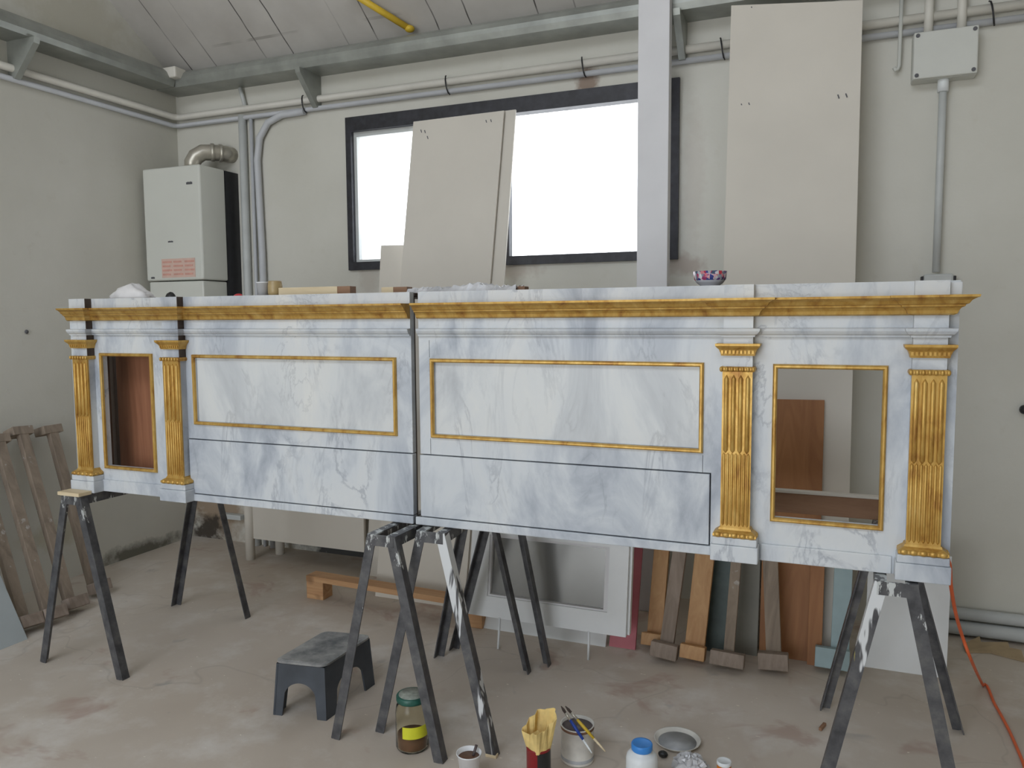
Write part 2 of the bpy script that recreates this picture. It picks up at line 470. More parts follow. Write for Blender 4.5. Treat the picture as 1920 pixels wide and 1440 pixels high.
for x0_, x1_, (ya, za), (yb, zb) in ((XL - TH, XR + TH, c0, c1), (XL - TH, XR + TH, c1, (ROOF_FILL[3], roofz(ROOF_FILL[3]))), (XL - TH, XR + TH, (ROOF_FILL[2], roofz(ROOF_FILL[2])), c2),
                                     (XL - TH, ROOF_FILL[0], (ROOF_FILL[3], roofz(ROOF_FILL[3])), (ROOF_FILL[2], roofz(ROOF_FILL[2]))), (ROOF_FILL[1], XR + TH, (ROOF_FILL[3], roofz(ROOF_FILL[3])), (ROOF_FILL[2], roofz(ROOF_FILL[2])))):
    m.hexa([(x0_, ya, za), (x1_, ya, za), (x1_, yb, zb), (x0_, yb, zb), (x0_, ya, za + .2), (x1_, ya, za + .2), (x1_, yb, zb + .2), (x0_, yb, zb + .2)])
struct(m.build('ceiling', 'ceil'))

# window in the back wall: black iron frame, panes whitened like glare, a mullion behind the leaning sheets, outside grille
win = bpy.data.objects.new('window_1', None); COL.objects.link(win); win.location = ((WX0 + WX1) / 2, YB, WZ0); W['window_1'] = tuple(win.location); struct(win)
m = MB()
m.board(WX0 - .005, WX1 + .005, WZ0 - .012, WZ1 + .012, YB - .022, YB + .05, [(WX0 + .033, WX1 - .055, WZ0 + .038, WZ1 - .075)])  # deep top bar includes the lintel's shade, painted as black iron
m.box(-1.80, -1.755, YB - .01, YB + .04, WZ0, WZ1)
m.build('frame', 'winframe', win)
m = MB(); m.board(WX0 + .033, -1.80, WZ0 + .038, WZ1 - .075, YB + .012, YB + .045, [(WX0 + .055, -1.82, WZ0 + .055, WZ1 - .105)])
o = m.build('sash', 'conduit', win); o['label'] = 'pale metal sash'
MB().box(WX0 + .02, WX1 - .03, YB + .055, YB + .06, WZ0 + .02, WZ1 - .02).build('pane', 'pane', win)
m = MB()
x = WX0 + .13
while x < WX1 - .05:
    m.tube([(x, YB + .2, WZ0 + .005), (x, YB + .2, WZ1 - .005)], .006, 8); x += .125
m.build('grille', 'winframe', win)
# steel channel beams on the back and left walls
def channel(p, q, out):
    m = MB(); p, q, out = Vector(p), Vector(q), Vector(out)
    w, h, t = .185, .125, .02
    prof = [(0, 0), (w, 0), (w + .012, .03), (w + .012, .055), (w - .005, .085), (w - .03, .105), (.0, .12), (0, .10), (w - .04, .088), (w - .02, .06), (w - .02, t), (0, t)]
    A = [m.b.verts.new(p + out * a + Vector((0, 0, z))) for a, z in prof]; B = [m.b.verts.new(q + out * a + Vector((0, 0, z))) for a, z in prof]
    k = len(prof)
    for j in range(k): m.b.faces.new((A[j], B[j], B[(j + 1) % k], A[(j + 1) % k]))
    m.b.faces.new(A[::-1]); m.b.faces.new(B); return m
def gusset(c, out, along, w=.22, h=.20, t=.035):
    c, out, along = Vector(c), Vector(out), Vector(along); m = MB()
    pr = [c, c + out * w, c + out * (w - .01) + Vector((0, 0, -.03)), c + out * .05 + Vector((0, 0, -h)), c + Vector((0, 0, -h))]
    A = [m.b.verts.new(v - along * t / 2) for v in pr]; B = [m.b.verts.new(v + along * t / 2) for v in pr]
    m.b.faces.new(A); m.b.faces.new(B[::-1])
    for j in range(5): m.b.faces.new((A[j], B[j], B[(j + 1) % 5], A[(j + 1) % 5]))
    return m
ZB = 3.083
b1 = tag(channel((XL + .02, YB, ZB), (XR, YB, ZB), (0, -1, 0)).build('steel_beam', 'beam', None, (-1, YB, ZB)), 'grey-green steel channel beam along the wall above the window', 'beam', 'steel wall beams')
for xg in (at(585, 150, 4.2).x, at(1278, 40, 4.2).x, 1.2):
    gusset((xg, YB, ZB), (0, -1, 0), (1, 0, 0)).build('bracket', 'beam', b1)
b2 = tag(channel((XL, YB - .20, ZB), (XL, YR, ZB), (1, 0, 0)).build('steel_beam', 'beam', None, (XL, 1, ZB)), 'grey-green steel channel beam along the wall above the wooden clamps', 'beam', 'steel wall beams')
for yg in (atx(40, 92, -4.15).y, 1.2):
    gusset((XL, yg, ZB), (1, 0, 0), (0, 1, 0)).build('bracket', 'beam', b2)
tag(MB().box(XL + .12, XL + .25, YB - .25, YB - .15, ZB + .045, ZB + .115, .01).build('joint_collar', 'pipe', None, (XL + .18, YB - .2, ZB)), 'pale collar where the two steel beams meet in the corner', 'collar')
# yellow rod under the roof
def roof(px, py, gap):
    r = ray(px, py)
    t = (ZE + SL * YB - gap - CAM.z) / (r.z + SL * r.y); return CAM + r * t
p1, p0 = roof(768, 54, .05), roof(640, -25, .05)
t = thing('yellow_rod', tuple(p1), 'yellow painted steel rod running up under the sloping ceiling', 'rod')
MB().tube([p1, p0], .019, 10).build('rod', 'yellow', t)
MB().ball(p1, .03, .03, .02).build('end_plate', 'yellow', t)

# pipes along the walls
ZP = 2.937
pb = thing('wall_pipe', (0, YB, ZP), 'long ivory pipe running along both walls beneath the steel beams', 'pipe')
MB().tube([(XL + .03, YR, ZP), (XL + .03, YB - .07, ZP), (XL + .045, YB - .045, ZP), (XL + .07, YB - .03, ZP), (XR, YB - .03, ZP)], .022, 12).build('pipe', 'pipe', pb)
for px, py in ((567, 195), (835, 155), (1090, 118), (1350, 78), (1855, 14)):
    xc = at(px, py, YB - .04).x
    a = [(xc + .004 * k, YB - .03 - .03 * math.sin(t_), ZP - .02 + .055 * math.cos(t_)) for k, t_ in enumerate(i * PI / 6 for i in range(7))]
    o = MB().tube(a, .004, 6).build('clip', 'black', pb)
pg = thing('wall_pipe', (0, YB, ZP - .06), 'thin grey-blue pipe running just under the ivory pipe', 'pipe')
MB().tube([(XL + .02, YR, ZP - .055), (XL + .02, YB - .06, ZP - .055), (XL + .05, YB - .025, ZP - .055), (XR, YB - .022, ZP - .055)], .016, 10).build('pipe', 'pipeg', pg)
# bundle of three upright conduits beside the boiler
def riser(px_top, px_bot, r, mat, label, top=None, y=YB - .025):
    x1 = at(px_bot, 540, y).x; zt = at(px_top, 215, y).z
    pts = [(x1, y, 0.0), (x1, y, zt)] if top is None else [(x1, y, 0.0)] + top
    return tag(MB().tube(pts, r, 10).build('conduit', mat, None, (x1, y, 0)), label, 'conduit', 'upright conduits beside the boiler')
xc = at(465, 400, YB - .025).x
riser(465, 465, .026, 'conduit', 'thick grey upright conduit nearest the boiler')
riser(480, 481, .012, 'pipeg', 'thin straight conduit between two thicker upright ones')
xb = at(497, 500, YB - .03).x
riser(490, 497, .022, 'pipeg', 'upright grey-blue conduit that bends over into the wall pipe', [(xb - .02, YB - .03, 2.0), (xb - .035, YB - .03, 2.6), (xb - .01, YB - .03, 2.74), (xb + .06, YB - .03, 2.83), (xb + .17, YB - .03, 2.868), (xb + .35, YB - .03, 2.872)], YB - .03)
# short cable stub up to the beam
p = at(460, 200, YB - .02); q = at(450, 165, YB - .03)
tag(MB().tube([p, q], .014, 8).build('cable_stub', 'conduit', None, tuple(p)), 'short grey stub rising from the ivory pipe to the beam', 'cable')

# junction box with its conduits
a, b = at(1713, 62, YB - .09), at(1833, 138, YB - .09)
jb = thing('junction_box', ((a.x + b.x) / 2, YB, b.z), 'pale grey electrical junction box on the wall beside the tall plasterboard', 'junction box')
MB().box(a.x, b.x, YB - .085, YB, b.z, a.z, .008).build('body', 'boxplast', jb)
MB().box(a.x + .002, b.x - .002, YB - .10, YB - .087, b.z + .002, a.z - .002, .006).build('lid', 'boxplast', jb)
for sx in (a.x + .018, b.x - .018):
    for sz in (a.z - .018, b.z + .018):
        MB().tube([(sx, YB - .104, sz), (sx, YB - .098, sz)], .009, 10).build('screw', 'mark', jb)
for px in (1742, 1804):
    x_ = at(px, 20, YB - .05).x
    MB().tube([(x_, YB - .05, a.z - .01), (x_, YB - .05, 3.075)], .02, 12).build('conduit', 'pipe', jb)
x_ = at(1768, 170, YB - .045).x; zb = at(1757, 512, YB - .045).z
MB().tube([(x_, YB - .045, b.z - .055), (x_, YB - .045, b.z + .02)], .024, 12).build('sleeve', 'plastic', jb)
MB().tube([(x_, YB - .045, zb + .004), (x_, YB - .045, b.z)], .017, 12).build('drop_conduit', 'conduit', jb)
a = at(1728, 514, YB - .07); b = at(1792, 545, YB - .07)
so = thing('socket_box', ((a.x + b.x) / 2, YB, b.z - .05), 'grey wall socket box under the conduit drop', 'socket')
MB().box(a.x + .01, b.x - .01, YB - .07, YB, b.z - .08, a.z, .01).build('body', 'conduit', so)
for sx in (a.x, b.x - .012): MB().box(sx, sx + .014, YB - .06, YB - .01, a.z - .035, a.z - .01, .003).build('clip', 'black', so)
x_ = at(1688, 60, YB - .03).x; zh = at(1684, 132, YB - .03).z
ca = [(x_, YB - .06, 3.075), (x_, YB - .03, zh + .02), (x_ - .006, YB - .035, zh + .004), (x_ - .016, YB - .04, zh), (x_ - .022, YB - .04, zh + .012)]
tag(MB().tube(ca, .009, 8).build('hanging_cable', 'boxplast', None, (x_, YB - .03, zh)), 'thin pale cable hanging down with a hooked end beside the junction box', 'cable')
p = at(1921, 768, YB - .03)
tag(MB().ball(p, .022, .028, .022).build('wall_hook', 'black', None, tuple(p)), 'small black hook fixed on the bare wall', 'hook')
p = atx(50, 622, XL + .006)
tag(MB().ball(p, .006, .012, .012, 8, 6).build('wall_nail', 'mark', None, tuple(p)), 'small dark nail in the bare wall above the wooden clamps', 'nail')
# skirting conduits low on the back wall
for z_, r_, lb in ((.115, .028, 'upper grey pipe running low along the wall behind the orange cable'), (.045, .034, 'lower grey pipe running along the foot of the wall behind the orange cable')):
    tag(MB().tube([(.3, YB - .04, z_), (XR, YB - .04, z_)], r_, 12).build('skirting_pipe', 'conduit', None, (.3, YB - .04, z_)), lb, 'pipe', 'skirting pipes')
m = MB()
for px, py, w_, r_ in ((1850, 1205, .20, .3), (1880, 1212, .16, -.4), (1825, 1200, .12, .9)):
    p = fl(px, py + 14); c_, s_ = math.cos(r_) * w_ / 2, math.sin(r_) * w_ / 2
    m.hexa([(p.x - c_, p.y - s_ - .04, 0.001), (p.x + c_, p.y + s_ - .04, .001), (p.x + c_, p.y + s_ + .04, .02), (p.x - c_, p.y - s_ + .04, .012), (p.x - c_, p.y - s_ - .04, .008), (p.x + c_, p.y + s_ - .04, .008), (p.x + c_, p.y + s_ + .04, .027), (p.x - c_, p.y - s_ + .04, .019)])
p = fl(1850, 1205)
tag(m.build('cardboard_scraps', 'card', None, (p.x, p.y, 0)), 'torn brown cardboard scraps on the floor by the orange cable', 'cardboard', kind='stuff')

# boiler in the corner
BX1 = at(447, 330, YB).x; YF = 4.27
fy = BX1 / at(377, 420, 1.0).x               # depth at which the front's right edge has the same X
BY = fy
BX0 = at(266, 320, BY).x; zt = at(266, 318, BY).z; zb = at(285, 527, BY).z
bo = thing('boiler', ((BX0 + BX1) / 2, YB, zb - .1), 'white wall-hung gas boiler with black rear casing in the corner', 'boiler')
yk = YB - (YB - BY) * .36
MB().box(BX0, BX1, BY, yk, zb, zt, .012, 3).build('casing', 'boiler', bo)
MB().box(BX0 + .005, BX1 - .002, yk + .001, YB - .001, zb - .12, zt - .004).build('rear_casing', 'black', bo)
MB().box(BX0 + .01, BX1 - .012, BY + .012, yk, zb - .14, zb - .006, .008).build('lower_panel', 'boiler', bo)
for px, py, w_, h_ in ((355, 343, .05, .016), (320, 453, .042, .01), (287, 521, .03, .012)):
    p = at(px, py, BY - .001)
    mm = MB()
    for k in range(5): mm.box(p.x - w_ / 2 + k * w_ / 5, p.x - w_ / 2 + (k + .8) * w_ / 5, BY - .003, BY + .001, p.z - h_ / 2, p.z + h_ / 2 * (1 if k % 2 else .7))
    mm.build('badge', 'mark', bo)
a, b = at(303, 486, BY), at(367, 519, BY)
sk = MB().box(a.x, b.x, BY - .002, BY + .001, b.z, a.z).build('sticker', 'sticker', bo)
mm = MB(); w_ = (b.x - a.x) / 3
for k in range(3):
    for r_ in range(4):
        zz = a.z - (a.z - b.z) * (.12 + .22 * r_)
        mm.box(a.x + k * w_ + .008, a.x + (k + 1) * w_ - .006 - .012 * ((k + r_) % 2), BY - .003, BY - .0015, zz - (a.z - b.z) * .10, zz)
mm.build('print', 'stickerrow', sk)
p = at(362, 300, (BY + YB) / 2 - .03)
fx, fyy = p.x, (BY + yk) / 2 + .03
fu = MB().tube([(fx, fyy, zt - .01), (fx, fyy, zt + .05), (fx + .015, fyy + .012, zt + .085), (fx + .05, fyy + .04, zt + .115), (fx + .10, fyy + .09, zt + .12), (fx + .14, YB - .06, zt + .12), (fx + .14, YB - .003, zt + .12)], .052, 18).build('flue', 'tin', bo)
for q0, q1 in (((fx, fyy, zt + .003), (fx, fyy, zt + .022)), ((fx + .085, fyy + .075, zt + .1195), (fx + .10, fyy + .09, zt + .12)), ((fx + .115, fyy + .115, zt + .12), (fx + .125, fyy + .13, zt + .12))):
    MB().tube([q0, q1], .058, 18).build('clamp_ring', 'tin', fu)

# ------------------------------------------------------------------ altar front in two sections
FY, RY = 2.495, 2.465                        # front plane of the frame and of the forward breaks over the pilasters
ZT = 1.648
def frame_mould(x0, x1, z0, z1, w, y=2.5, d=.012):
    """mitred half-round moulding around an opening"""
    m = MB(); N = 5
    pr = [(w * (.5 - .5 * math.cos(PI * k / N)), d * math.sin(PI * k / N) ** .7) for k in range(N + 1)]
    cs = [(x0, z0, 1, 1), (x1, z0, -1, 1), (x1, z1, -1, -1), (x0, z1, 1, -1)]
    rows = [[m.b.verts.new((cx + sx * a, y - b - .0005, cz + sz * a)) for a, b in pr] for cx, cz, sx, sz in cs]
    for i in range(4):
        A, B = rows[i], rows[(i + 1) % 4]
        for k in range(N): m.b.faces.new((A[k], B[k], B[k + 1], A[k + 1]))
        m.b.faces.new((A[N], B[N], B[0], A[0]))
    return m
CORN = [(0.0, 1.552), (.010, 1.552), (.018, 1.556), (.021, 1.565), (.026, 1.572), (.034, 1.576), (.035, 1.580), (.042, 1.583), (.048, 1.592), (.058, 1.598), (.064, 1.600), (.065, 1.6065), (0.0, 1.6065)]
ARCH = [(0.0, 1.490), (.006, 1.490), (.007, 1.495), (.014, 1.499), (.020, 1.507), (.022, 1.515), (0.0, 1.517)]
HW = .0432
def pilaster(root, cx):
    p = MB().box(cx - HW, cx + HW, RY + .003, 2.5, .872, 1.49).build('pilaster', 'marble', root)
    # capital: flaring moulding with small dentils
    m = MB(); pth = [(cx - HW, 2.4995), (cx - HW, RY), (cx + HW, RY), (cx + HW, 2.4995)]
    m.sweep(pth, [(0, 1.433), (.006, 1.433), (.008, 1.442), (.012, 1.452), (.018, 1.458), (.022, 1.463), (.0225, 1.470), (0, 1.470)])
    for k in range(9):
        xx = cx - .045 + .09 * k / 8; m.box(xx - .0032, xx + .0032, RY - .0125, RY - .007, 1.439, 1.449)
    m.build('capital', 'gold', p)
    m = MB().sweep(pth, [(0, 1.384), (.006, 1.384), (.009, 1.389), (.009, 1.395), (.006, 1.3995), (0, 1.4)])
    for k in range(7): m.ball((cx - .047 + .094 * k / 6, RY - .010, 1.392), .0058, .0065, .0085, 10, 6)
    m.build('astragal', 'gold', p)
    # shaft: four filled flutes over a reeded lower half
    m = MB().box(cx - HW - .001, cx + HW + .001, RY - .004, RY + .004, .893, 1.384)
    for k in range(4):
        xx = cx - .0315 + .021 * k
        m.tube([(xx, RY - .003, 1.133), (xx, RY - .004, 1.142), (xx, RY - .004, 1.362), (xx, RY - .003, 1.374)], [.001, .0072, .0072, .001], 10)
    for k in range(7):
        xx = cx - .036 + .012 * k
        m.tube([(xx, RY - .003, .905), (xx, RY - .004, .912), (xx, RY - .004, 1.128), (xx, RY - .003, 1.134)], [.001, .0046, .0046, .001], 8)
    m.build('shaft', 'gold', p)
    m = MB().sweep(pth, [(0, .872), (.018, .872), (.022, .876), (.021, .883), (.013, .889), (.006, .893), (.004, .899), (0, .902)])
    for k in range(5): m.ball((cx - .05 + .10 * k / 4, RY - .019, .8795), .0115, .0075, .0085, 12, 8)
    for k in range(2): m.ball((cx + HW + .019, RY + .002 + .02 * k, .879), .006, .009, .0075, 10, 6)
    m.build('base', 'gold', p)
    m = MB().box(cx - .067, cx + .067, RY - .02, 2.5, .848, .8715, .003).box(cx - .071, cx + .071, RY - .024, 2.5, .797, .8478, .003)
    m.build('plinth', 'marble', p)

def section(name, label, x0, x1, xlow, path, pil, opening, panel, drawer, cracks, ends):
    root = thing(name, ((x0 + x1) / 2, 2.52, .795), label, 'altar panel', 'altar front sections')
    op, pn, dr = opening, panel, drawer
    holes = [(op[0] + .012, op[1] - .012, op[2] + .012, op[3] - .012), (pn[0] + .014, pn[1] - .014, pn[2] + .014, pn[3] - .014), (dr[0] - .004, dr[1] + .004, dr[2] - .004, dr[3] + .004)] + cracks
    MB().board(x0, x1, .797, ZT, 2.5, 2.524, holes).build('frame_board', 'marble', root)
    MB().box(pn[0] + .0145, pn[1] - .0145, 2.508, 2.519, pn[2] + .0145, pn[3] - .0145).build('infill_panel', 'marblelight', root)
    bx = (x0 + .005, op[0] - .03) if op[0] > pn[1] else (op[1] + .03, x1 - .005)
    MB().board(x0 + .004, x1 - .004, .802, ZT - .02, 2.5245, 2.54, [(op[0] + .005, op[1] - .005, op[2] + .005, op[3] - .005)]).build('dark_gap_backing', 'rawwood', root)  # unseen dark board added so the joint gaps read dark
    frame_mould(*op, .0145).build('gilded_moulding', 'gold', root)
    frame_mould(*pn, .0145).build('gilded_moulding', 'gold', root)
    MB().box(dr[0], dr[1], 2.494, 2.523, dr[2], dr[3], .002).build('lower_panel', 'marble', root)
    MB().box(op[0] - .025, op[1] + .025, 2.492, 2.4995, .797, .85, .003).build('bottom_rail', 'marble', root)
    MB().box(min(dr[0], xlow[0]), max(dr[1], xlow[1]), 2.488, 2.499, .797, dr[2] - .003, .003).build('base_rail', 'marble', root)
    for z0, z1, nm in ((1.607, ZT, 'top_fascia'), (1.517, 1.5515, 'frieze')):
        MB().sweep(path, [(-.003, z0), (.0, z0), (.0, z1), (-.003, z1)]) if 0 else None
        m = MB()
        pts = [(x, y) for x, y in path]
        A = [m.b.verts.new((x, y, z0)) for x, y in pts] ; B = [m.b.verts.new((x, y, z1)) for x, y in pts]
        for i in range(len(pts) - 1): m.b.faces.new((A[i], A[i + 1], B[i + 1], B[i]))
        ea, eb = (pts[-1][0], 2.4995), (pts[0][0], 2.4995)
        C = [m.b.verts.new((ea[0], ea[1], z)) for z in (z0, z1)]; D = [m.b.verts.new((eb[0], eb[1], z)) for z in (z0, z1)]
        m.b.faces.new((A[-1], C[0], C[1], B[-1])); m.b.faces.new((C[0], D[0], D[1], C[1])); m.b.faces.new((D[0], A[0], B[0], D[1]))
        m.b.faces.new(A[::-1] + [D[0], C[0]]) ; m.b.faces.new(B + [C[1], D[1]])
        m.build(nm, 'marble', root)
    cp = list(path)
    if ends: cp = cp + [(path[-1][0], 2.53)]
    MB().sweep(cp, CORN).build('cornice', 'gold', root)
    MB().sweep(cp, ARCH).build('architrave_moulding', 'marble', root)
    MB().box(x0 + .003, x1 - .003, 2.5405, 2.78, ZT - .018, ZT - .002).build('top_board', 'rawwood', root)
    MB().box(x0 + .2, x0 + .235, 2.5405, 2.77, 1.42, ZT - .0185).build('shelf_bracket', 'rawwood', root) if op[0] > pn[1] else None
    for c in pil: pilaster(root, c)
    if not ends:
        for c in pil:
            o = MB().box(c + HW + .0005, c + HW + .004, RY - .001, FY + .0005, 1.607, ZT).box(c + HW + .0005, c + HW + .004, RY - .001, FY + .004, 1.40, 1.5515).build('raw_edge', 'rawwood', root)
            o['label'] = 'dark bare wood edge'
    return root
P1, P2, P3, P4 = -3.054, -2.531, -.266, .2525
pl = [(-3.107, RY), (P1 + HW, RY), (P1 + HW, FY), (P2 - HW, FY), (P2 - HW, RY), (P2 + HW, RY), (P2 + HW, FY), (-1.418, FY)]
pr = [(-1.384, FY), (P3 - HW, FY), (P3 - HW, RY), (P3 + HW, RY), (P3 + HW, FY), (P4 - HW, FY), (P4 - HW, RY), (P4 + HW, RY)]
section('altar_front_section', 'grey-white marbled altar front section whose open panel shows a reddish board',
        -3.15, -1.418, (-2.487, -1.415), pl, (P1, P2), (-2.974, -2.668, .900, 1.412), (-2.450, -1.480, 1.119, 1.411), (-2.482, -1.4165, .829, 1.056), [], False)
right = section('altar_front_section', 'grey-white marbled altar front section whose open panel shows a white sheet and brown board',
        -1.386, .325, (-1.405, -.342), pr, (P3, P4), (-.166, .151, .922, 1.408), (-1.340, -.371, 1.121, 1.409), (-1.386, -.349, .829, 1.056),
        [(-1.3445, -1.3425, 1.06, 1.118), (-1.3445, -1.3425, 1.412, 1.474), (-.3725, -.371, 1.06, 1.115)], True)
# small block standing off the end break
MB().box(.297, .329, 2.487, 2.4995, 1.607, ZT - .004, .003).build('end_block', 'marble', right)

# ------------------------------------------------------------------ steel trestles
ZTR = .793
def trestle(xc, hw, y0, y1, label, xoff=0.0, hw2=None, white=(), wm='steelwhite'):
    root = thing('steel_trestle', (xc, (y0 + y1) / 2, 0), label, 'trestle', 'steel trestles under the altar front')
    for y, s, dx in ((y0, -1, 0.0), (y1, 1, xoff)):
        for sx in (-1, 1):
            m = MB()
            hh = hw if s < 0 or hw2 is None else hw2
            p, q = Vector((xc + dx + sx * hh, y, 0)), Vector((xc + dx * .6 + sx * .038, y, ZTR - .004))
            m.bar(p, q, .036, .005, (1, 0, 0)); d = (q - p).normalized()
            m2 = Vector((-sx, 0, 0)); 
            sh = Vector((sx * .0155, -s * .017, 0))
            m.bar(p + sh, q + sh, .005, .036, (1, 0, 0))
            o = m.build('leg', wm if (s, sx) in white else 'steel', root)
            if (s, sx) in white: o['label'] = 'leg smeared with white paint'
        MB().box(xc + dx * .6 - .05, xc + dx * .6 + .05, y - .004, y + .004, ZTR - .04, ZTR - .001).build('end_plate', 'steel', root)
    for sx in (-1, 1):
        m = MB()
        a, b = Vector((xc + sx * .041, y0, 0)), Vector((xc + xoff * .6 + sx * .041, y1, 0))
        m.bar(a + Vector((0, 0, ZTR - .0025)), b + Vector((0, 0, ZTR - .0025)), .034, .005)
        m.bar(a + Vector((sx * .0145, 0, ZTR - .022)), b + Vector((sx * .0145, 0, ZTR - .022)), .005, .034)
        m.build('top_rail', 'steel', root)
    return root
trestle(-3.06, .238, 2.39, 3.175, 'black steel trestle at the far end, under the reddish board opening', .015)
trestle(-1.455, .215, 2.33, 3.115, 'black steel trestle behind the jar, beside the plastic step stool', .03)
trestle(-1.312, .230, 2.43, 3.215, 'black steel trestle with a white-smeared leg, next to the paper cup', -.07, None, ((-1, 1),))
trestle(.185, .208, 2.43, 3.245, 'black steel trestle beside the orange cable', .055, .232, ((-1, -1),), 'steelspot')
p = at(143, 925, 2.42)
tag(MB().box(p.x - .06, p.x + .07, 2.375, 2.44, ZTR, ZTR + .016, .002).build('wood_shim', 'cream', None, (p.x, 2.42, ZTR)), 'small pale wooden shim on the end of the far trestle', 'wood')

# things standing on the trestles behind the openings
x0 = at(221, 770, 2.66).x; x1 = -2.75
tag(MB().box(x0, x1, 2.66, 2.69, ZTR, 1.56, .003).build('wood_board', 'redboard', None, ((x0 + x1) / 2, 2.67, ZTR)), 'reddish-brown wide board standing on the trestle behind the narrow opening', 'board')
xa = at(205, 770, 2.70).x
tag(MB().box(xa, at(221, 770, 2.715).x, 2.70, 2.74, ZTR, 1.55, .003).build('dark_batten', 'rawwood', None, (xa, 2.72, ZTR)), 'dark rough batten standing beside the reddish board', 'batten')
tag(MB().box(-.62, .33, 3.165, 3.195, ZTR, ZTR + .078, .003).build('wood_plank', 'brown2', None, (-.1, 3.18, ZTR)), 'brown plank lying on edge across the trestle behind the open panel', 'plank')
tag(MB().box(-.62, .33, 3.16, 3.20, ZTR + .0785, ZTR + .088, .002).build('lit_plank_top', 'drywall', None, (-.1, 3.18, ZTR + .08)), 'pale strip imitating the lit top face of the brown plank', 'strip')  # pale colour stands in for light on the plank's top face

# ------------------------------------------------------------------ plasterboard sheets and boards against the back wall
def sheet(name, mat, c, t, label, cat, group=None, bev=.0015):
    base = (Vector(c[2]) + Vector(c[3])) / 2
    return tag(MB().slab(c, t, bev).build(name, mat, None, tuple(base)), label, cat, group)
G = 'plasterboard sheets leaning on the back wall'
A_tl, A_tr = at(775, 228, 4.20), at(945, 207, 4.20)
A_bl, A_br = fl(703, 1114), fl(870, 1147)
A_bl.y = A_br.y = 3.68
yb = 3.68
sheetA = sheet('plasterboard_sheet', 'drywall', [A_tl, A_tr, (at(870, 1147, yb).x, yb, .0), (at(703, 1114, yb).x, yb, .0)], .0125, 'ivory plasterboard sheet leaning across the middle of the window', 'plasterboard', G)
s2 = at(967, 205, 4.224)
sheet('plasterboard_sheet', 'drywall', [(A_tl.x + .07, 4.224, s2.z - .005), (s2.x, 4.224, s2.z), (s2.x - .005, 3.70, 0), (A_tl.x + .06, 3.70, 0)], .0125, 'plasterboard sheet mostly hidden, its edge showing behind the one across the window', 'plasterboard', G)
TL, TR = at(1371, 10, 4.055), at(1618, 0, 4.055)
sheetB_z = (TL.z + TR.z) / 2
sheetB = sheet('plasterboard_sheet', 'drywall', [TL, TR, (TR.x, 3.74, 0), (TL.x, 3.74, 0)], .0125, 'tallest ivory plasterboard sheet, leaning beside the junction box', 'plasterboard', G)
TL, TR = at(714, 460, 4.20), at(757, 460, 4.20); xr_off = at(686, 1040, 3.97).x
sheet('plasterboard_offcut', 'drywall', [TL, (TR.x + .08, 4.20, TR.z), (TR.x + .08, 3.97, 0), (xr_off, 3.97, 0)], .0125, 'narrow plasterboard offcut under the window corner, behind the leaning sheet', 'plasterboard', G)
cl, cr = fl(1620, 1250), fl(1774, 1272)
sheet('plasterboard_offcut', 'white', [(cl.x + .01, 3.83, .50), (cr.x + .02, 3.83, .50), (cr.x, 3.70, 0), (cl.x, 3.70, 0)], .014, 'short white board on the floor behind the trestle by the orange cable', 'plasterboard', G)
pa, pb_ = at(1195, 300, 4.0), at(1253, 300, 4.0)
tag(MB().box(pa.x, pb_.x, 4.0, 4.065, 0, 3.34, .003).build('white_post', 'whitepost', None, ((pa.x + pb_.x) / 2, 4.03, 0)), 'tall white square post standing in front of the window edge', 'post')

# old screw marks on the two sheets that show them
def on_sheet(px, py, y0, y1, z1):
    Y = y0
    for _ in range(12): Y = y0 + (y1 - y0) * at(px, py, Y).z / z1
    return at(px, py, Y)
for sh, y0, y1, z1, marks in ((sheetA, 3.68, 4.20, A_tl.z, ((790, 246), (797, 247), (802, 258), (912, 228), (921, 227))), (sheetB, 3.74, 4.055, sheetB_z, ((1410, 16), (1391, 198), (1405, 196), (1572, 181), (1587, 179)))):
    for px, py in marks:
        p = on_sheet(px, py, y0, y1, z1)
        MB().bar((p.x - .003, p.y - .001, p.z + .009), (p.x + .003, p.y - .001, p.z - .009), .005, .002).build('screw_mark', 'mark', sh)

# low white cabinet on legs in the corner
pf = fl(474, 1047); yF = pf.y - .02
xl = pf.x
zl = at(485, 1011, yF).z
lc = thing('low_cabinet', (xl + .45, yF + .1, 0), 'low white cabinet on legs in the corner under the boiler', 'cabinet')
xr = at(683, 1035, yF).x
MB().box(xl + .02, xr, yF, yF + .02, zl, .52).build('front_board', 'drywall', lc)
MB().box(xl - .03, xr - .002, yF - .01, yF + .22, .5205, .545, .004).build('cabinet_top', 'drywall', lc)
for x_, y_ in ((xl, yF + .0), (xl + .10, yF + .17), (xr - .02, yF + .17)):
    MB().tube([(x_, y_, 0), (x_, y_, .52)], .03, 12).build('leg', 'drywall', lc)
# grey ledge on the wall beside it
a = at(425, 952, YB - .04); b = at(470, 978, YB - .04)
tag(MB().box(a.x - .05, at(450, 960, YB - .05).x, YB - .05, YB, b.z, b.z + .035, .004).build('pipe_trunking', 'conduit', None, (a.x, YB - .03, b.z)), 'grey trunking low on the wall behind the low cabinet', 'trunking')

